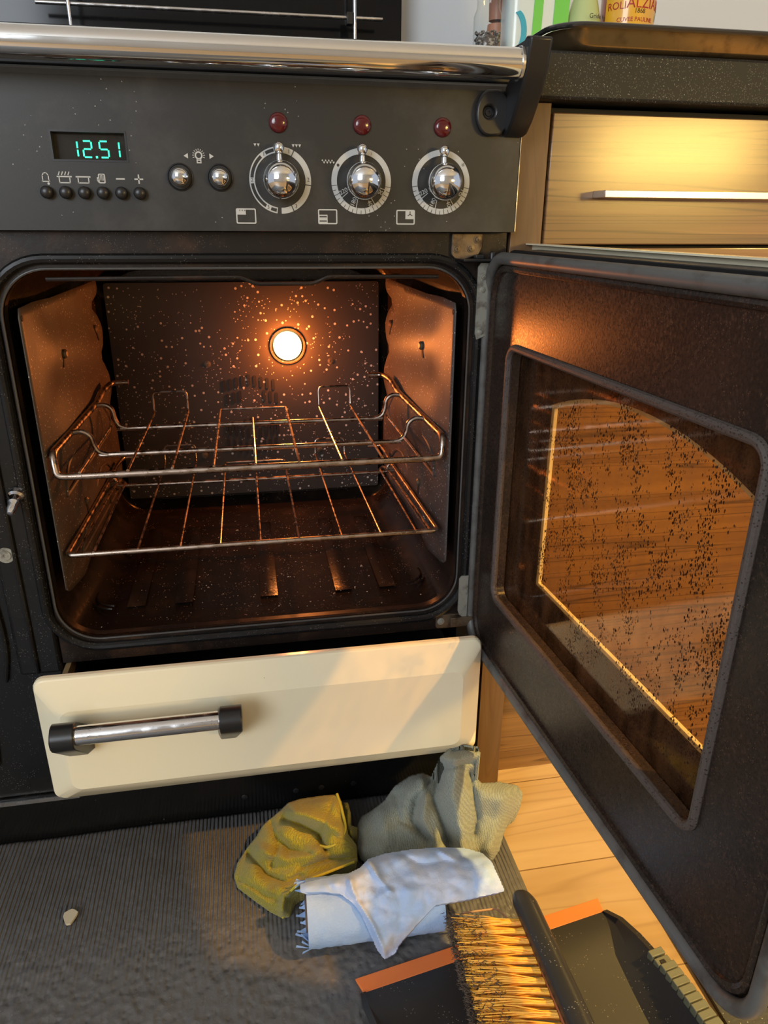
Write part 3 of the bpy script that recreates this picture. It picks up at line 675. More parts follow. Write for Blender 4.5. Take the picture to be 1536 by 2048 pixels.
mb.build('door_edge', 'black', door, bevel=.0008)
mb = MB(); mb.plate([(-.002, .7388), (.533, .7388), (.533, .7402), (-.002, .7402)], [], .0400, .0519, DW); mb.build('top_edge_trim', 'cream', door)
mb = MB(); mb.plate(arch2, [], .0452, .0460, DW); mb.build('outer_window_pane', 'outer_glass', door)
for z0, z1, nm in ((.640, .7205, 0), (.292, .347, 1)):   # plates fixing the door to its hinges, facing the room
    xa_, xb_ = (.4855, .4975) if not nm else (.4815, .4935)
    b = MB(); b.plate([(xa_ + .002, z0), (xb_, z0 - (.008 if nm else -.004)), (xb_, z1), (xa_ + .003, z1), (xa_, z1 - .004), (xa_, z0 + .006)], [], -.0090, -.0072, f_y); st = b.build('hinge_strap', 'zinc', door)
    if not nm:
        for z in (.706, .693, .648): screw('screw', (.4915, -.0090, z), .0022, (0, -1, 0), 'zinc', door)

# ================================================================== OVEN SHELVES
def shelf_upper(name, label):
    t = thing(name, label, 'oven shelf', (.238, .18, .4915)); z = .498
    b = MB(); xl, xr, zs_ = .0155, .4605, .522
    path = [(.030, .363, zs_ + .002)]
    L_ = lambda y: .0175 + .05 * y
    Rr = lambda y: .4625 - .05 * y
    full = [(.062, .312, .541), (.040, .312, .541), (L_(.28), .285, .538), (L_(.24), .24, .529), (L_(.02), .020, zs_), (L_(.02) + .003, .014, z), (.034, .014, z - .001), (.446, .014, z - .001), (Rr(.02) - .003, .014, z), (Rr(.02), .020, zs_), (Rr(.24), .24, .529), (Rr(.28), .285, .538), (.440, .312, .541), (.418, .312, .541)]
    b.tube(fillet(full, .014, 6), .0042, 12); b.build('frame_rod', 'rack', t)
    for y in (.100, .2225):
        xl, xr, zs_ = L_(y), Rr(y), .521 + .03 * y
        b = MB(); pts = [(xl, y, zs_), (xl + .012, y, zs_ + .001), (xl + .021, y, zs_ - .005), (xl + .024, y, z + .010), (xl + .029, y, z + .001), (xl + .040, y, z - .003), (.08, y, z - .003), (.396, y, z - .003), (xr - .040, y, z - .003), (xr - .029, y, z + .001), (xr - .024, y, z + .010), (xr - .021, y, zs_ - .005), (xr - .012, y, zs_ + .001), (xr, y, zs_)]
        b.tube(smoothpath(pts, 5), .0032, 10); b.build('cross_rod', 'rack', t)
    r = .0016
    wires(t, z, r, [(.046, .2225), (.238, .236), (.430, .2225)])
def wires(t, z, r, singles, yl=.285, loop=.032, yc=.295, y0=.012, lx=((.097, .145), (.338, .386)), cx=(.191, .288)):
    for x, y in singles:
        b = MB(); b.tube([(x, y0, z + .0035), (x, y, z + .0010)], r, 8); b.build('wire', 'rack', t)
    for xa, xb in lx:
        b = MB(); b.tube(fillet([(xa, y0, z + .0035), (xa, yl, z + .0015), (xa, yl + .004, z + loop), (xb, yl + .004, z + loop), (xb, yl, z + .0015), (xb, y0, z + .0035)], .007), r, 8); b.build('looped_wire', 'rack', t)
    b = MB(); b.tube(fillet([(cx[0], y0, z + .0035), (cx[0], yc, z + .0015), (cx[1], yc, z + .0015), (cx[1], y0, z + .0035)], .005), r, 8); b.build('looped_wire', 'rack', t)
shelf_upper('oven_shelf', 'upper wire oven shelf with raised bent side rods')
def shelf_lower():
    t = thing('oven_shelf', 'lower wire oven shelf with flat straight side rods', 'oven shelf', (.238, .18, .3975)); z = .402
    b = MB(); xl, xr = .0185, .4565
    full = [(.062, .322, z + .022), (.040, .322, z + .022), (xl + .014, .29, z + .018), (xl + .012, .25, z + .012), (xl, .012, z + .001), (xr, .012, z + .001), (xr - .012, .25, z + .012), (xr - .014, .29, z + .018), (.440, .322, z + .022), (.418, .322, z + .022)]
    b.tube(fillet(full, .008, 6), .0032, 12); b.build('frame_rod', 'rack', t)
    for y in (.262,):
        b = MB(); b.tube(smoothpath([(xl + .012, y, z + .012), (xl + .018, y, z + .004), (xl + .028, y, z - .003), (xr - .028, y, z - .003), (xr - .018, y, z + .004), (xr - .012, y, z + .012)], 5), .0026, 10); b.build('cross_rod', 'rack', t)
    for xo, sg in ((xl + .009, 1), (xr - .009, -1)):
        b = MB(); b.tube(smoothpath([(xo, .016, z), (xo + .009 * sg, .20, z + .006), (xo + .012 * sg, .27, z + .002), (xo + .014 * sg, .295, z - .010), (xo + .016 * sg, .31, z - .022)], 5), .0018, 8); b.build('inner_side_wire', 'rack', t)
    wires(t, z, .0015, [(.048, .262), (.238, .275), (.428, .262)], yl=.350, loop=.028, yc=.335, y0=.010, lx=((.097, .145), (.336, .384)), cx=(.191, .284))
shelf_lower()
# crumbs baked on the oven floor
mb = MB()
for i in range(900):
    x = random.gauss(.27, .09) if random.random() < .75 else random.uniform(.03, .45); y = random.uniform(.02, .27) if random.random() < .7 else random.uniform(.25, .38)
    if not .025 < x < .455: continue
    s_ = random.uniform(.0005, .0014) * (2.0 if random.random() < .04 else 1); z = .3028 if any(abs(x - q) < .012 for q in (.075, .135, .245, .345, .405)) and .07 < y < .33 else .3003
    pts = [(x + random.uniform(-1, 1) * s_, y + random.uniform(-1, 1) * s_, z + random.uniform(0, 1) * s_) for _ in range(5)]
    mb.hull(pts)
tag(mb.build('baked_crumbs', M('pale_crumbs', (.42, .33, .24), .8, var=[(90, (.16, .08, .04), .4, .6)]), smooth=False), 'burnt crumbs scattered over the oven floor', 'crumbs', kind='stuff')

# ================================================================== RIGHT: CABINET, WORKTOP, TRAY
cb = thing('base_cabinet', 'walnut laminate base cabinet to the right of the cooker', 'cabinet', (.85, .3, 0))
mb = MB(); mb.box((.5225, .0, .0), (.5575, .6, .8745)); mb.build('end_panel', 'woodv', cb, bevel=.0006)
mb = MB(); mb.box((.5578, .018, .155), (1.35, .6, .8725)); mb.build('carcass', 'gap', cb)
mb = MB(); mb.box((.5600, -.001, .7390), (1.15, .0175, .8660)); dr = mb.build('drawer_front', 'wood', cb, bevel=.0012)
mb = MB()
for z0, z1 in ((.155, .7355),): mb = MB(); mb.box((.5600, -.001, z0), (1.15, .0175, z1)); mb.build('lower_drawer_front', 'wood', cb, bevel=.0012)
mb = MB(); mb.box((.5580, .024, .0), (1.35, .04, .1545)); mb.build('plinth', 'wood', cb)
mb = MB(); mb.box((.612, -.030, .7858), (.870, -.027, .7928)); mb.box((.612, -.0272, .7858), (.6145, -.0012, .7928)); mb.box((.8675, -.0272, .7858), (.870, -.0012, .7928))
mb.build('bar_handle', M('brushed_steel', (.7, .68, .62), .28, 1), dr, bevel=.0005)
mb = MB(); mb.box((.5228, -.018, .8752), (1.35, .655, .9175)); wt = mb.build('worktop', 'granite', None, bevel=.003); tag(wt, 'black speckled granite worktop above the walnut drawer', 'worktop')
# shallow tray resting at the worktop's edge
tr = thing('baking_tray', 'shallow bronze tray with a black rim on the granite worktop', 'tray', (.85, .18, .928))
def trayring(x0, x1, y0, y1, r, z, n=8): return [(a, b, z) for a, b in rr(x0, x1, y0, y1, r, n)]
mb = MB(); rings = []
for ins, z in ((.024, .9180), (.016, .9190), (.011, .923), (.004, .9355), (.006, .9365), (.014, .925), (.020, .9205), (.030, .9198)):
    rings.append([mb.bm.verts.new(p) for p in trayring(.545 + ins, 1.10 - ins, -.030 + ins, .36 - ins, .035, z)])
for R1, R2 in zip(rings, rings[1:]):
    for j in range(len(R1)): mb.bm.faces.new((R1[j], R1[(j + 1) % len(R1)], R2[(j + 1) % len(R1)], R2[j]))
mb.bm.faces.new(rings[0][::-1]); mb.bm.faces.new(rings[-1]); mb.build('tray_body', 'tray', tr)
mb = MB(); mb.tube([(a, b, .9370) for a, b in rr(.545, 1.10, -.030, .36, .035, 10)], .0026, 10, closed=True); mb.build('tray_rim', 'tray_rim', tr)

# ================================================================== BACK: SPLASHBACK, WIRE RACK, BOTTLES
mb = MB(); mb.box((XL, .600, .8985), (.5225, .612, 1.6)); tag(mb.build('splashback', M('black_glass_panel', (.006, .0065, .008), .12, spec=.3), None, bevel=.001), 'glossy black splashback panel behind the hob', 'splashback')
wr = thing('wire_rack', 'chrome wire rack hanging on the black splashback', 'rack', (.22, .56, 1.0))
mb = MB(); mb.tube([(-.042, .56, 1.0628), (.483, .56, 1.0642)], .0030, 12); mb.build('horizontal_rod', 'chrome_old', wr)
for x in (.0052, .437):
    b = MB(); b.tube([(x, .554, .93), (x, .554, 1.35)], .0028, 12); b.build('upright_rod', 'chrome_old', wr)
    b = MB(); b.tube([(x, .554, 1.30), (x, .6, 1.30)], .0028, 12); b.build('wall_hook', 'chrome_old', wr)
mb = MB(); mb.box((.424, .5505, 1.0535), (.4335, .565, 1.0705)); mb.build('rod_clip', 'black', wr, bevel=.001)
# pepper jar
def jar_at(u, y): return aty(u, 60, y).x
yb = .40
x = jar_at(975, yb); R_ = abs(aty(1003, 50, yb).x - aty(948, 50, yb).x) / 2
t = thing('pepper_mill', 'clear glass jar half filled with black peppercorns', 'pepper mill', (x, yb, .9177))
mb = MB(); mb.lathe([(R_ * .9, 0), (R_, .004), (R_, .12), (R_ * .8, .13), (R_ * .8, .16)], (x, yb, .9177), (0, 0, 1), 32); mb.build('glass_body', glass('clear_jar_glass', (.93, .95, .95)), t)
mb = MB(); mb.lathe([(R_ * .82, .16), (R_ * .95, .162), (R_ * .95, .20), (0, .205)], (x, yb, .9177), (0, 0, 1), 28); mb.build('cap', 'chrome_old', t)
mb = MB()
for i in range(420):
    a = random.uniform(0, 6.28); rr_ = R_ * .84 * (random.random() ** .25); z = .9177 + .045 + random.random() * .058
    bmesh.ops.create_icosphere(mb.bm, subdivisions=1, radius=random.uniform(.0018, .0026), matrix=Matrix.Translation((x + rr_ * math.cos(a), yb + rr_ * math.sin(a), z)))
mb.lathe([(0, .002), (R_ * .8, .002), (R_ * .8, .095), (0, .096)], (x, yb, .9177), (0, 0, 1), 20)
o = mb.build('peppercorns', M('peppercorns', (.10, .08, .07), .7, var=[(200, (.45, .42, .38), .5, .6)]), t); o['kind'] = 'stuff'
# salmon-pink grinder behind it
x = jar_at(993, .46); t = thing('spice_grinder', 'salmon pink grinder standing just behind the pepper jar', 'grinder', (x, .46, .9177))
mb = MB(); mb.lathe([(.016, 0), (.018, .01), (.013, .05), (.012, .08), (.016, .105), (.014, .125), (0, .13)], (x, .46, .9177), (0, 0, 1), 24); mb.build('body', M('salmon_plastic', (.62, .25, .14), .4), t)
mb = MB(); mb.lathe([(.0125, .13), (.0135, .16), (0, .17)], (x, .46, .9177), (0, 0, 1), 24); mb.build('top', M('salmon_plastic_top', (.5, .2, .12), .4), t)
# white and green pack
xa, xb = aty(1004, 60, .44).x, aty(1122, 60, .44).x
t = thing('cleaning_bottle', 'white plastic bottle with bright green side panels', 'bottle', ((xa + xb) / 2, .44, .9177))
mb = MB(); mb.plate(rr(xa, xb, .41, .465, .018, 6), [], .9177, 1.14, lambda a, b, h: (a, b, h)); mb.build('body', M('white_plastic', (.75, .85, .82), .3, coat=.5), t, bevel=.003)
w = xb - xa; grn = M('green_label', (.16, .66, .10), .35)
for q0, q1, lean in ((.36, .53, .03), (.70, .97, .02)):
    b = MB(); b.plate([(xa + w * q0, .94), (xa + w * (q1 - .02), .94), (xa + w * (q1 + lean), 1.13), (xa + w * (q0 + lean + .03), 1.13)], [], .4085, .4099, f_y); b.build('green_label', grn, t)
mb = MB(); mb.plate([(xa + .0 + .012 + .016 * math.cos(a_), 1.024 + .028 * math.sin(a_)) for a_ in [math.radians(q) for q in range(-75, 76, 10)]] + [(xa + .004 + .016 * math.cos(a_), 1.024 + .026 * math.sin(a_)) for a_ in [math.radians(q) for q in range(70, -71, -10)]], [], .4085, .4099, f_y); mb.build('blue_emblem', M('blue_print', (.02, .42, .6), .4), t)
# pale olive bottle
xa, xb = aty(1128, 40, .42).x, aty(1205, 40, .42).x; xc = (xa + xb) / 2; R_ = (xb - xa) / 2
t = thing('soap_bottle', 'pale lime green bottle with a sloping shoulder between two bottles', 'bottle', (xc, .42, .9177))
mb = MB(); mb.lathe([(R_ * .95, 0), (R_, .004), (R_, .085), (R_ * .92, .115), (R_ * .62, .15), (R_ * .45, .165), (R_ * .45, .19), (0, .19)], (xc, .42, .9177), (0, 0, 1), 32); mb.build('body', M('lime_plastic', (.52, .62, .28), .3, coat=.4), t)
mb = MB()
def cyltext(m, s_, size, xc, yc, R_, z, a0=0, d=.0006):
    textmesh(s_, size, lambda a, b, h: (xc + (R_ + d + h) * math.sin(a / R_ + a0), yc - (R_ + d + h) * math.cos(a / R_ + a0), z + b), m)
cyltext(mb, 'Gride Vea', .0085, xc, .42, R_, aty(1190, 32, .42 - R_).z, .42)
mb.build('label_text', 'dark_print', t, smooth=False)
mb = MB(); mb.lathe([(R_ * .5, .19), (R_ * .5, .215), (0, .22)], (xc, .42, .9177), (0, 0, 1), 24); mb.build('cap', M('lime_cap', (.3, .4, .15), .4), t)
# olive oil tin
xa, xb = aty(1205, 30, .42).x, aty(1303, 30, .42).x; xc = (xa + xb) / 2; R_ = (xb - xa) / 2
t = thing('olive_oil_tin', 'round tin with orange yellow label and red lettering, rightmost container', 'tin', (xc, .42, .9177))
mb = MB(); mb.lathe([(R_ * .97, 0), (R_, .003), (R_, .165), (R_ * .96, .170), (0, .172)], (xc, .42, .9177), (0, 0, 1), 40); mb.build('body', M('dark_red_tin', (.30, .06, .04), .25, .2, coat=.6), t)
mb = MB()
n_ = 24
for k in range(n_):
    a0, a1 = -1.35 + 2.55 * k / n_, -1.35 + 2.55 * (k + 1) / n_
    mb.face([(xc + (R_ + .0004) * math.sin(q), .42 - (R_ + .0004) * math.cos(q), z) for q, z in ((a0, .935), (a1, .935), (a1, 1.092), (a0, 1.092))])
mb.build('label', M('orange_yellow_label', (.86, .46, .03), .3, coat=.6), t)
rt = MB()
zt_ = lambda v: aty(1250, v, .42 - R_).z
cyltext(rt, 'ALZIARI', .0190, xc, .42, R_, zt_(4), .34); cyltext(rt, 'ROLI', .0135, xc, .42, R_, zt_(8), -.88); cyltext(rt, 'CUVEE PAULINE', .0078, xc, .42, R_, zt_(37), -.12)
rt.build('red_lettering', M('red_ink', (.42, .02, .015), .4), t, smooth=False)
rt = MB(); cyltext(rt, '1868', .0085, xc, .42, R_, zt_(20), 0); rt.build('small_date', 'dark_print', t, smooth=False)
lf_ = MB()
for k in range(5):
    a0 = .82 + .05 * k; z0 = zt_(34) + .005 * k
    lf_.face([(xc + (R_ + .0012) * math.sin(q), .42 - (R_ + .0012) * math.cos(q), z) for q, z in ((a0, z0), (a0 + .05, z0 - .002), (a0 + .16, z0 + .009), (a0 + .07, z0 + .006))])
lf_.build('olive_leaf_print', M('green_ink', (.05, .2, .06), .5), t, smooth=False)

# ================================================================== FLOOR THINGS
def nz(x, y, z=0): return noise.noise(Vector((x, y, z)))
# ribbed rubber mat
mb = MB(); nx_, ny_ = 260, 190; X0, X1, Y0, Y1 = -.75, .533, -.98, .0008
g = []
for j in range(ny_ + 1):
    row = []
    for i in range(nx_ + 1):
        a = i / nx_; c = j / ny_; x = X0 + (X1 - X0) * a; y = Y0 + (Y1 - Y0) * c
        if c > .97: y -= .0005 + .002 * abs(nz(x * 9, 3))
        edge = min(1, (1 - a) * 40, (1 - c) * 190 + .4, a * 30, c * 30)
        z = .0062 + .0016 * nz(x * 14, y * 5) + .0012 * nz(x * 45, y * 30, 2) + .0024 * max(0, nz(x * 5 + 3, y * 7)) + (.0008 * nz(x * 120, y * 22) if y > -.17 else .0011 * nz(x * 70, y * 95, 5))
        z = .0008 + (z - .0008) * max(edge, 0) ** .5
        row.append(mb.bm.verts.new((x, y, max(z, .0012))))
    g.append(row)
for j in range(ny_):
    for i in range(nx_): mb.bm.faces.new((g[j][i], g[j][i + 1], g[j + 1][i + 1], g[j + 1][i]))
lo = [mb.bm.verts.new(p) for p in ((X0, Y0, 0), (X1, Y0, 0), (X1, Y1, 0), (X0, Y1, 0))]; mb.bm.faces.new(lo)
for edge_, (a, b) in ((g[0], (0, 1)), (g[-1][::-1], (2, 3)), ([r[-1] for r in g], (1, 2)), ([r[0] for r in g][::-1], (3, 0))):
    mb.bm.faces.new([lo[a], lo[b]] + list(reversed(edge_)))
def mat_material():
    m = MT['rubber']; nt = m.node_tree; N = nt.nodes; L = nt.links; b = N['Principled BSDF']
    tc = N.new('ShaderNodeTexCoord'); mp = N.new('ShaderNodeMapping'); mp.inputs['Scale'].default_value = (1, .16, 1); L.new(tc.outputs['Object'], mp.inputs[0])
    w = N.new('ShaderNodeTexWave'); w.inputs['Scale'].default_value = 62; w.inputs['Distortion'].default_value = 1.6; w.inputs['Detail'].default_value = 3; w.inputs['Detail Scale'].default_value = 2; L.new(mp.outputs[0], w.inputs['Vector'])
    mp2 = N.new('ShaderNodeMapping'); mp2.inputs['Scale'].default_value = (1.3, 1, 1); L.new(tc.outputs['Object'], mp2.inputs[0])
    v = N.new('ShaderNodeTexVoronoi'); v.inputs['Scale'].default_value = 105; v.feature = 'SMOOTH_F1'; L.new(mp2.outputs[0], v.inputs['Vector'])
    sx = N.new('ShaderNodeSeparateXYZ'); L.new(tc.outputs['Object'], sx.inputs[0])
    r = N.new('ShaderNodeMapRange'); r.inputs[1].default_value = .26; r.inputs[2].default_value = .40; L.new(sx.outputs[1], r.inputs[0])
    mx = N.new('ShaderNodeMix'); mx.data_type = 'FLOAT'; L.new(r.outputs[0], mx.inputs[0]); L.new(v.outputs[0], mx.inputs[2]); L.new(w.outputs[1], mx.inputs[3])
    old = [n for n in N if n.type == 'BUMP'][0]
    bp = N.new('ShaderNodeBump'); bp.inputs['Strength'].default_value = .9; bp.inputs['Distance'].default_value = .003; L.new(mx.outputs[0], bp.inputs['Height']); L.new(old.outputs[0], bp.inputs['Normal']); L.new(bp.outputs[0], b.inputs['Normal'])
mat_material()
tag(mb.build('rubber_mat', 'rubber', sharp=80), 'large ribbed black rubber mat on the floor before the cooker', 'mat')
mb = MB(); mb.plate(rr(.674, 1.25, -.95, -.20, .01, 3), [], .0002, .006, lambda a, b, h: (a, b, h))
m2 = mb.build('floor_mat', M('dark_speckled_mat', (.045, .047, .047), .6, specks=[(260, .14, (.35, .34, .3), .5)], bump=(300, .5, .001))); m2.rotation_euler = (0, 0, 0)
tag(m2, 'dark speckled mat on the floorboards beneath the open door', 'mat')
mb = MB(); c = atz(140, 1834, .0105); mb.hull([(c.x + .007 * math.cos(t) * (1 + .3 * math.sin(3 * t)), c.y + .010 * math.sin(t), c.z + dz_) for t in [i * .5 for i in range(13)] for dz_ in (-.0015, .0012)])
tag(mb.build('food_crumb', M('cream_crumb', (.55, .48, .34), .8)), 'pale cream flake lying alone on the black mat', 'crumb')

# dustpan -----------------------------------------------------------------
L0 = atz(716, 1977, .009); L1 = atz(1205, 1812, .007)
ex = (L1 - L0); PWD = ex.length; ex.normalize(); ey = Vector((ex.y, -ex.x, 0)).normalized()    # towards the viewer
if ey.y > 0: ey = -ey
PO = Vector(((L0.x + L1.x) / 2, (L0.y + L1.y) / 2, .0065)); hw = PWD / 2
def PW(a, b, h): return PO + ex * a + ey * b + Vector((0, 0, h))
dp = thing('dustpan', 'charcoal plastic dustpan with an orange lip lying on the mat', 'dustpan', tuple(PO))
mb = MB(); mb.plate([(-hw, -.010), (hw, -.010), (hw - .004, .008), (-hw + .004, .008)], [], .0, .0035, lambda a, b, h: PW(a, b, h)); mb.build('rubber_lip', 'orange', dp, bevel=.0008)
mb = MB()
def sheet(grid, th=.0022):
    """grid of points -> solid sheet"""
    T = [[mb.bm.verts.new(p) for p in r] for r in grid]; Bt = [[mb.bm.verts.new(p - Vector((0, 0, th))) for p in r] for r in grid]
    n, m = len(grid), len(grid[0])
    for i in range(n - 1):
        for j in range(m - 1):
            mb.bm.faces.new((T[i][j], T[i][j + 1], T[i + 1][j + 1], T[i + 1][j])); mb.bm.faces.new((Bt[i][j], Bt[i + 1][j], Bt[i + 1][j + 1], Bt[i][j + 1]))
    for i in range(n - 1):
        mb.bm.faces.new((T[i][0], T[i + 1][0], Bt[i + 1][0], Bt[i][0])); mb.bm.faces.new((T[i][-1], Bt[i][-1], Bt[i + 1][-1], T[i + 1][-1]))
    for j in range(m - 1):
        mb.bm.faces.new((T[0][j], Bt[0][j], Bt[0][j + 1], T[0][j + 1])); mb.bm.faces.new((T[-1][j], T[-1][j + 1], Bt[-1][j + 1], Bt[-1][j]))
rows = []
for b_, fl, wall, out, top in ((.008, .0035, .004, .000, .005), (.03, .0060, .016, .004, .016), (.06, .0050, .030, .004, .026), (.10, .0050, .036, .002, .036), (.16, .0050, .040, -.004, .048), (.22, .0050, .042, -.012, .056), (.245, .008, .044, -.016, .058), (.262, .045, .047, -.020, .060)):
    hwb = hw + out
    rows.append([PW(-hwb, b_, top), PW(-hwb + .006, b_, top), PW(-hwb + wall * .55, b_, fl + (top - fl) * .35), PW(-hwb + wall, b_, fl), PW(-.05, b_, fl), PW(.05, b_, fl), PW(hwb - wall, b_, fl), PW(hwb - wall * .55, b_, fl + (top - fl) * .35), PW(hwb - .006, b_, top), PW(hwb, b_, top)])
sheet(rows)
mb.build('pan_body', 'pan', dp, sharp=25)
mb = MB()   # comb teeth along the side wall
for k in range(17):
    b_ = .085 + k * .0098; tp = .036 + (b_ - .10) * .2 if b_ > .10 else .032; ou = .002 - max(0, b_ - .10) * .12
    mb.box((hw + ou - .010, b_, tp - .006), (hw + ou + .007, b_ + .0078, tp + .0035), lambda a, b, h: PW(a, b, h))
mb.build('cleaning_teeth', M('grey_green_plastic', (.13, .13, .085), .45), dp, bevel=.0008)
mb = MB(); mb.hull([PW(a, b, h) for a, b, h in ((-.025, .262, .03), (.025, .262, .03), (-.025, .262, .055), (.025, .262, .055), (-.012, .34, .06), (.012, .34, .06), (-.012, .34, .075), (.012, .34, .075))]); mb.build('pan_handle', 'pan', dp, bevel=.004)

# hand brush --------------------------------------------------------------
Q0, Q1 = atz(1042, 1835, .070), atz(1128, 2048, .070)
bd = (Q1 - Q0).normalized(); T0, T1 = atz(900, 1842, .050), atz(950, 2048, .046)
BL = (Q1 - Q0).length * 1.45
hb_ = thing('hand_brush', 'hand brush with orange bristles and charcoal grip lying across the dustpan', 'brush', tuple(Q0 + bd * BL / 2))
side = (T0 - Q0).normalized(); upv = bd.cross(side).normalized()
if upv.z < 0: upv = -upv
mb = MB(); mb.hull([Q0 + bd * (t * BL) + side * s_ + upv * h for t, s_, h in [(t, s_, h) for t in (0, 1) for s_, h in ((.002, -.010), (.002, .004), (-.012, -.012), (-.012, .006))]])
mb.build('bristle_block', M('orange_brown_block', (.35, .10, .03), .5), hb_, bevel=.002)
mb = MB()
cen = [Q0 + bd * -.022 + side * -.010 + upv * .008, Q0 + bd * -.006 + side * -.010 + upv * .005, Q0 + bd * .05 + side * -.012 + upv * .004, Q0 + bd * .12 + side * -.014 + upv * .004, Q0 + bd * .20 + side * -.014 + upv * .004, Q0 + bd * .30 + side * -.012]
path = smoothpath(cen, 6); rings = []
for i, p in enumerate(path):
    t = i / (len(path) - 1); wd = .008 + .0055 * min(1, t * 6) ; hg = .008 + .006 * min(1, t * 5)
    rings.append([mb.bm.verts.new(p + side * (wd * math.copysign(abs(math.cos(a)) ** .8, math.cos(a))) + upv * (hg * math.copysign(abs(math.sin(a)) ** .8, math.sin(a)))) for a in [2 * math.pi * k / 20 for k in range(20)]])
for A_, B_ in zip(rings, rings[1:]):
    for j in range(20): mb.bm.faces.new((A_[j], A_[(j + 1) % 20], B_[(j + 1) % 20], B_[j]))
mb.bm.faces.new(rings[0][::-1]); mb.bm.faces.new(rings[-1])
mb.build('grip', 'pan', hb_, sharp=50)
# bristles: tufts fanning out
mb = MB(); md = MB(); NT = 15; LT = (T0 - Q0).length
tlen = lambda t: LT * (1 + .10 * t)
for k in range(NT):
    for row in (0, 1):
        s0 = (k + .5 + row * .06) / NT
        for j in range(60):
            r1, r2 = random.gauss(0, .0013), random.gauss(0, .0011)
            root = Q0 + bd * (s0 * BL + max(-.0026, min(.0026, r1))) + side * .002 + upv * (-.004 + row * .005 + r2)
            tipc = T0 + (T1 - T0) * (s0 * 1.45) if True else None
            tip = tipc + bd * random.gauss(0, .0042) + upv * random.gauss(0, .004) + side * random.uniform(-.012, .004)
            mid = root.lerp(tip, .5) + upv * .003; 
            mb.tube([root, mid, root.lerp(tip, .93)], [.00080, .00078, .0006], 4, caps=False)
for i in range(3600):
    t = random.random(); c = T0 + (T1 - T0) * (t * 1.47 - .01) + side * (.003 - .040 * random.random() ** 1.3) + upv * random.gauss(.002, .0045) + bd * random.gauss(0, .003)
    d = Vector((random.gauss(0, 1), random.gauss(0, 1), random.gauss(0, 1))).normalized() * .45 + side * random.uniform(.0, 1.0)
    d = d.normalized() * random.uniform(.0025, .006)
    md.tube([c, c + d], [.00042, .0002], 3, caps=False)
o = mb.build('bristles', 'bristle', hb_, sharp=180); o['kind'] = 'stuff'
o = md.build('dusty_bristle_tips', 'dust', hb_, sharp=180); o['kind'] = 'stuff'; o['label'] = 'bristle ends matted with grey brown dust'
mb = MB(); mb.tube(fillet([atz(925, 1826, .052), atz(995, 1817, .052), atz(1035, 1858, .062)], .006), .0011, 8); mb.build('hanging_loop', M('tan_cord', (.55, .33, .18), .6), hb_)

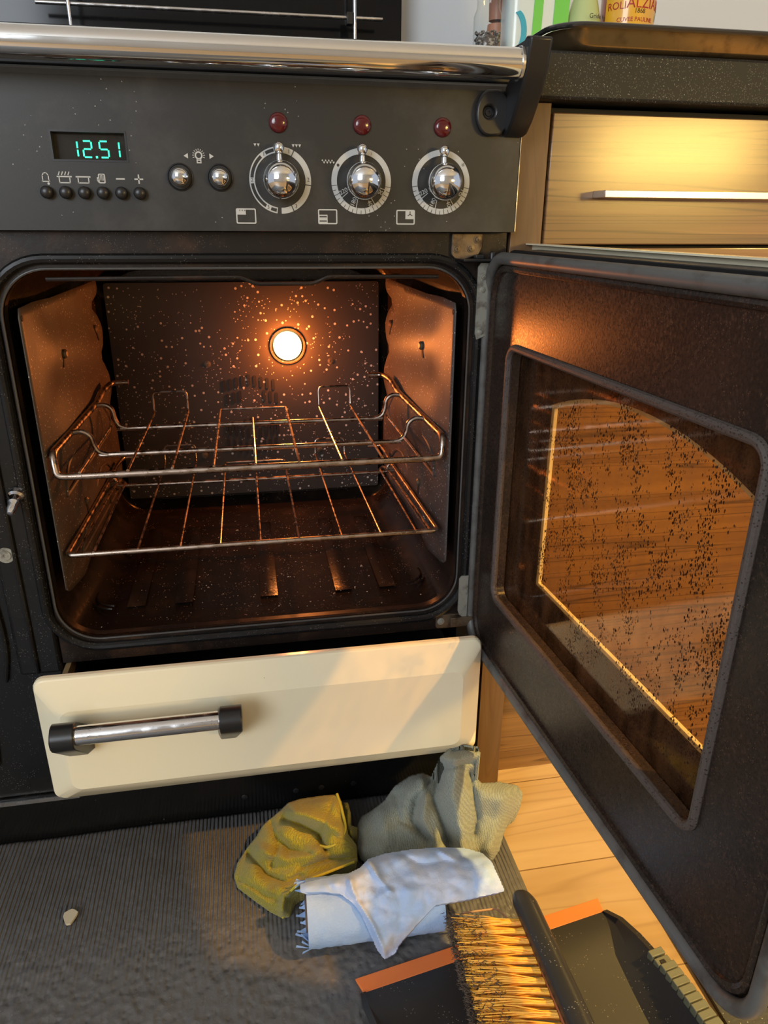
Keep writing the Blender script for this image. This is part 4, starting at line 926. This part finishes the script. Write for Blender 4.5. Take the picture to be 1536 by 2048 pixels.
# cloths -------------------------------------------------------------------
def relief(poly, strokes, bulge, bw, step, nf, seed=0, roll=None, crumple=0, floor=.0065):
    """crumpled sheet: outline points (u,v,height); heights blended inward, folds as ridges/valleys"""
    P = [Vector((p[0], p[1])) for p in poly]; n = len(P)
    pu = np.array([[p[0], p[1]] for p in poly], float); pz = np.array([p[2] for p in poly], float)
    D_ = []; Z_ = []
    for i in range(n):
        a, b = pu[i], pu[(i + 1) % n]; m = max(1, int(np.linalg.norm(b - a) / 8))
        for k in range(m): D_.append(a + (b - a) * k / m); Z_.append(pz[i] + (pz[(i + 1) % n] - pz[i]) * k / m)
    D_ = np.array(D_); Z_ = np.array(Z_)
    def inside(x, y):
        r = False; j = n - 1
        for i in range(n):
            if (P[i].y > y) != (P[j].y > y) and x < (P[j].x - P[i].x) * (y - P[i].y) / (P[j].y - P[i].y) + P[i].x: r = not r
            j = i
        return r
    def near(q, loop, closed=True):
        best = (1e9, None)
        for i in range(len(loop) if closed else len(loop) - 1):
            A, B = loop[i], loop[(i + 1) % len(loop)]; d = B - A; t = max(0, min(1, (q - A).dot(d) / max(d.length_squared, 1e-9))); s_ = A + d * t; l = (s_ - q).length
            if l < best[0]: best = (l, s_)
        return best
    SL = [([Vector(p) for p in s_[0]], s_[1], s_[2], s_[3]) for s_ in strokes]
    u0, v0 = pu.min(0); u1, v1 = pu.max(0)
    us = np.arange(u0 - step, u1 + 2 * step, step); vs_ = np.arange(v0 - step, v1 + 2 * step, step)
    ins = [[inside(u, v) for v in vs_] for u in us]
    cells = [(i, j) for i in range(len(us) - 1) for j in range(len(vs_) - 1) if ins[i][j] and ins[i + 1][j] and ins[i][j + 1] and ins[i + 1][j + 1]]
    cnt = {}
    for i, j in cells:
        for a in (0, 1):
            for c in (0, 1): cnt[(i + a, j + c)] = cnt.get((i + a, j + c), 0) + 1
    b = MB(); V = {}
    for (i, j), c in cnt.items():
        q = Vector((us[i], vs_[j])); d, s_ = near(q, P)
        if c < 4: q = s_; d = 0
        w = 1 / (((D_ - np.array(q)) ** 2).sum(1) + 6) ** 1.25
        z = float((w * Z_).sum() / w.sum())
        e = min(1, d / bw); z += bulge * (1 - (1 - e) ** 2)
        for L_, wd, am, kind in SL:
            dd_, _ = near(q, L_, False)
            k = math.exp(-dd_ / wd) if kind == 'v' else math.exp(-(dd_ / wd) ** 2)
            z += am * k * min(1, .25 + d / 12)
        fade = min(1, d / 14)
        for fq, am in nf:
            z += am * fade * (1 - 2.2 * abs(nz(q.x * fq + seed + nz(q.y * fq * .7, seed) * 1.2, q.y * fq, seed)))
        cr = 0
        if crumple:
            dv, _p = noise.voronoi(Vector((q.x * .022 + seed, q.y * .022, seed + .3 * nz(q.x * .03, q.y * .03)))); cr += crumple * fade * (dv[1] - dv[0])
            dv, _p = noise.voronoi(Vector((q.x * .05, q.y * .05 + seed, seed))); cr += crumple * .4 * fade * (dv[1] - dv[0])
        z = max(z, floor + .001)
        p = atz(q.x, q.y, z)
        if roll:
            A, dr_, R_ = roll; rd = Vector(ray(q.x, q.y)); oc = Vector(CP) - A
            rp = rd - dr_ * rd.dot(dr_); op_ = oc - dr_ * oc.dot(dr_); aa = rp.dot(rp); bb = rp.dot(op_); cc = op_.dot(op_) - R_ * R_; disc = bb * bb - aa * cc
            if disc > 0:
                tt = (-bb - math.sqrt(disc)) / aa; tz = (p - Vector(CP)).length / rd.length
                if tt < tz: p = Vector(CP) + rd * tt
        p += (Vector(CP) - p).normalized() * cr
        V[(i, j)] = b.bm.verts.new(p)
    for i, j in cells: b.bm.faces.new((V[(i, j)], V[(i + 1, j)], V[(i + 1, j + 1)], V[(i, j + 1)]))
    for _ in range(4 if roll else 1): bmesh.ops.smooth_vert(b.bm, verts=b.bm.verts[:], factor=.5, use_axis_x=True, use_axis_y=True, use_axis_z=True)
    if 1:   # hem turned down to the ground
        be = [e for e in b.bm.edges if len(e.link_faces) == 1]
        r = bmesh.ops.extrude_edge_only(b.bm, edges=be)
        cx_ = sum((v.co for v in V.values()), Vector()) / len(V)
        for v in r['geom']:
            if isinstance(v, bmesh.types.BMVert):
                v.co += (Vector((cx_.x, cx_.y, 0)) - Vector((v.co.x, v.co.y, 0))) * .06; v.co.z = min(v.co.z, floor + .0004) if not roll else max(floor, v.co.z - .004)
    return b
# yellow cloth
ypoly = [(560, 1620, .050), (575, 1605, .058), (600, 1597, .062), (640, 1591, .066), (674, 1588, .068), (684, 1602, .066), (690, 1632, .058), (697, 1668, .048), (714, 1690, .036), (716, 1722, .030), (700, 1740, .028), (640, 1765, .030), (602, 1775, .030), (590, 1800, .018), (580, 1834, .010), (566, 1838, .009), (540, 1825, .008), (505, 1800, .008), (474, 1776, .008), (467, 1752, .010), (474, 1725, .014), (496, 1692, .022), (512, 1672, .030), (525, 1650, .038)]
yst = [([(570, 1637), (612, 1653), (638, 1668), (650, 1700)], 7, -.016, 'v'), ([(497, 1705), (534, 1750), (572, 1764), (600, 1750)], 7, -.013, 'v'), ([(607, 1736), (659, 1718), (711, 1716)], 5, -.012, 'v'),
       ([(562, 1835), (568, 1793), (607, 1764), (664, 1743), (713, 1722)], 6, .009, 'g'), ([(555, 1672), (580, 1700), (622, 1706)], 6, -.010, 'v'), ([(590, 1625), (640, 1640), (676, 1660)], 12, .012, 'g'),
       ([(520, 1700), (575, 1720), (640, 1700)], 11, .010, 'g'), ([(668, 1596), (650, 1640), (640, 1690)], 6, -.006, 'v'), ([(480, 1760), (530, 1790), (560, 1800)], 6, -.006, 'v'), ([(540, 1640), (556, 1690), (545, 1730)], 8, -.008, 'v')]
b = relief(ypoly, yst, .012, 40, 2.4, [(.011, .005)], 3.1, crumple=.006)
yc = b.build('yellow_cloth', 'yellow', sharp=180); tag(yc, 'crumpled olive yellow microfibre cloth on the black mat', 'cloth')
def hem(pts, r, m, par, name='hem'):
    bb = MB(); bb.tube(smoothpath([atz(u, v, z) for u, v, z in pts], 6), r, 7); off = par.location; return bb.build(name, m, par)
hem([(674, 1588, .070), (685, 1625, .067), (690, 1660, .058), (672, 1686, .056), (655, 1694, .052), (640, 1692, .050)], .0018, 'hem', yc)
hem([(566, 1836, .013), (569, 1800, .030), (598, 1768, .047), (655, 1745, .052), (708, 1724, .044)], .0016, 'hem', yc)
b = relief([(684, 1604, .050), (696, 1604, .048), (702, 1625, .040), (703, 1650, .032), (716, 1655, .026), (717, 1672, .020), (706, 1682, .018), (690, 1690, .020), (690, 1650, .035)], [([(699, 1620), (697, 1650), (704, 1672)], 5, .008, 'g')], .006, 10, 2.2, [(.06, .003)], 8.)
b.build('curled_corner', 'yellow', yc, sharp=180)
# grey green cloth
gpoly = [(712, 1700, .012), (711, 1655, .016), (722, 1632, .024), (745, 1618, .032), (768, 1600, .045), (790, 1570, .062), (820, 1550, .074), (845, 1544, .080), (862, 1552, .086), (871, 1532, .110), (880, 1512, .130), (900, 1496, .142), (925, 1488, .147), (957, 1492, .144), (962, 1508, .134), (951, 1524, .122), (948, 1548, .104), (963, 1565, .084), (1000, 1563, .060), (1035, 1570, .045), (1047, 1586, .036), (1041, 1615, .026), (1020, 1640, .018), (1008, 1668, .012), (1000, 1700, .009), (986, 1722, .008), (950, 1730, .012), (850, 1740, .02), (760, 1740, .02), (720, 1720, .012)]
gst = [([(878, 1530), (876, 1560), (868, 1600), (886, 1645), (900, 1690)], 8, -.020, 'v'), ([(940, 1545), (948, 1590), (955, 1632), (948, 1668)], 8, -.017, 'v'), ([(862, 1558), (832, 1604), (826, 1642), (857, 1679)], 9, -.016, 'v'), ([(792, 1590), (800, 1640), (838, 1662)], 10, -.008, 'v'),
       ([(910, 1530), (905, 1590), (920, 1650), (925, 1700)], 16, .012, 'g'), ([(1010, 1585), (1000, 1640), (980, 1700)], 16, .010, 'g'), ([(845, 1560), (850, 1600), (845, 1640), (870, 1690)], 9, .008, 'g'), ([(872, 1540), (905, 1534), (948, 1524)], 4, -.010, 'v'), ([(906, 1500), (925, 1497), (952, 1501)], 5, -.020, 'v'), ([(880, 1520), (915, 1518), (955, 1512)], 7, .007, 'g'), ([(760, 1625), (775, 1680), (760, 1710)], 14, .006, 'g')]
b = relief(gpoly, gst, .014, 45, 2.8, [(.009, .004)], 11.7, crumple=.004)
tag(b.build('grey_cloth', 'grey_cloth', sharp=180), 'twisted grey green microfibre cloth propped against the cream drawer', 'cloth')
# blue paper roll
RA, RB = atz(614, 1827, .0405), atz(878, 1793, .0405); rd_ = (RB - RA).normalized(); RRD = .0345
e1 = rd_.cross(Vector((0, 0, 1))).normalized(); e2 = Vector((0, 0, 1))
rl = thing('paper_towel_roll', 'flattened blue paper towel roll lying before the two cloths', 'paper towel roll', tuple((RA + RB) / 2 - Vector((0, 0, .034))))
mb = MB(); rings = []; LR = (RB - RA).length
for i in range(41):
    t = i / 40; rg = []
    for k in range(48):
        a = 2 * math.pi * k / 48; dv, _ = noise.voronoi(Vector((t * 7, math.cos(a) * 1.3, math.sin(a) * 1.3)))
        r = RRD * (1 + .05 * (dv[1] - dv[0]) + .02 * nz(t * 20, a * 3)); zz = math.sin(a) * r * .97
        rg.append(mb.bm.verts.new(RA + rd_ * (t * LR) + e1 * (math.cos(a) * r * 1.04) + e2 * zz))
    rings.append(rg)
for A_, B_ in zip(rings, rings[1:]):
    for j in range(48): mb.bm.faces.new((A_[j], A_[(j + 1) % 48], B_[(j + 1) % 48], B_[j]))
for rg, s_ in ((rings[0], 1), (rings[-1], -1)):
    inner = [mb.bm.verts.new(RA.lerp(RB, 0 if s_ > 0 else 1) + (v.co - RA.lerp(RB, 0 if s_ > 0 else 1)) * .56) for v in rg]
    deep = [mb.bm.verts.new(v.co + rd_ * (.03 * s_)) for v in inner]
    for j in range(48):
        mb.bm.faces.new((rg[j], inner[j], inner[(j + 1) % 48], rg[(j + 1) % 48])); mb.bm.faces.new((inner[j], deep[j], deep[(j + 1) % 48], inner[(j + 1) % 48]))
mb.build('roll_body', 'blue', rl, sharp=60)
mb = MB(); mb.lathe([(RRD * .55, -.002), (RRD * .50, -.002), (RRD * .50, LR + .002), (RRD * .55, LR + .002), (RRD * .55, -.002)], RA, rd_, 32); mb.build('card_core', 'card', rl)
mb = MB()   # torn end flaps
for k in range(16):
    a = math.radians(110 + k * 14); base = RA + e1 * (math.cos(a) * RRD) + e2 * (math.sin(a) * RRD); a2 = a + .3
    base2 = RA + e1 * (math.cos(a2) * RRD) + e2 * (math.sin(a2) * RRD)
    tip = base.lerp(base2, random.random()) - rd_ * random.uniform(.006, .015) + (base - RA) * random.uniform(-.3, .15); tip.z = max(tip.z, .008)
    mb.face([base + rd_ * .004, base2 + rd_ * .004, tip]); mb.face([base2 + rd_ * .004, tip + rd_ * .001 + Vector((0, .002, .001)), tip])
mb.build('torn_edge', 'blue', rl)
# crumpled sheet draped over it
spoly = [(597, 1767, .062), (640, 1756, .070), (690, 1748, .078), (720, 1733, .076), (735, 1716, .072), (770, 1705, .074), (820, 1697, .076), (880, 1692, .070), (930, 1694, .062), (965, 1704, .054), (985, 1722, .044), (1000, 1755, .028), (1013, 1784, .012), (985, 1790, .010), (940, 1800, .014), (905, 1806, .022), (872, 1812, .040), (850, 1835, .048), (825, 1862, .040), (800, 1890, .022), (792, 1908, .014), (768, 1921, .010), (752, 1900, .018), (738, 1868, .040), (722, 1832, .058), (705, 1808, .066), (680, 1790, .074), (640, 1785, .074), (600, 1788, .070)]
sst = [([(700, 1760), (712, 1800), (745, 1850), (768, 1905)], 5, .008, 'g'), ([(640, 1765), (690, 1795), (720, 1800)], 4, -.006, 'v'), ([(735, 1720), (760, 1760), (800, 1800)], 5, .008, 'g'), ([(800, 1705), (860, 1740), (900, 1760)], 5, -.007, 'v'), ([(805, 1808), (850, 1790), (910, 1775), (1000, 1770)], 6, -.012, 'v'), ([(880, 1700), (930, 1735), (985, 1770)], 6, .007, 'g'), ([(870, 1812), (830, 1850), (785, 1905)], 5, -.008, 'v'), ([(805, 1815), (800, 1860), (775, 1905)], 5, -.007, 'v'), ([(760, 1790), (830, 1765), (900, 1745)], 6, .006, 'g')]
b = relief(spoly, sst, .010, 30, 2.8, [(.012, .002)], 5.5, roll=(RA, rd_, RRD + .0035), crumple=.008)
ps = b.build('paper_sheet', 'white_tissue', sharp=28); so = ps.modifiers.new('solid', 'SOLIDIFY'); so.thickness = .0006; so.offset = -1
tag(ps, 'crumpled pale blue paper sheet draped over the paper roll', 'paper towel')
for m in bpy.data.materials:
    if 'b' in m: del m['b']
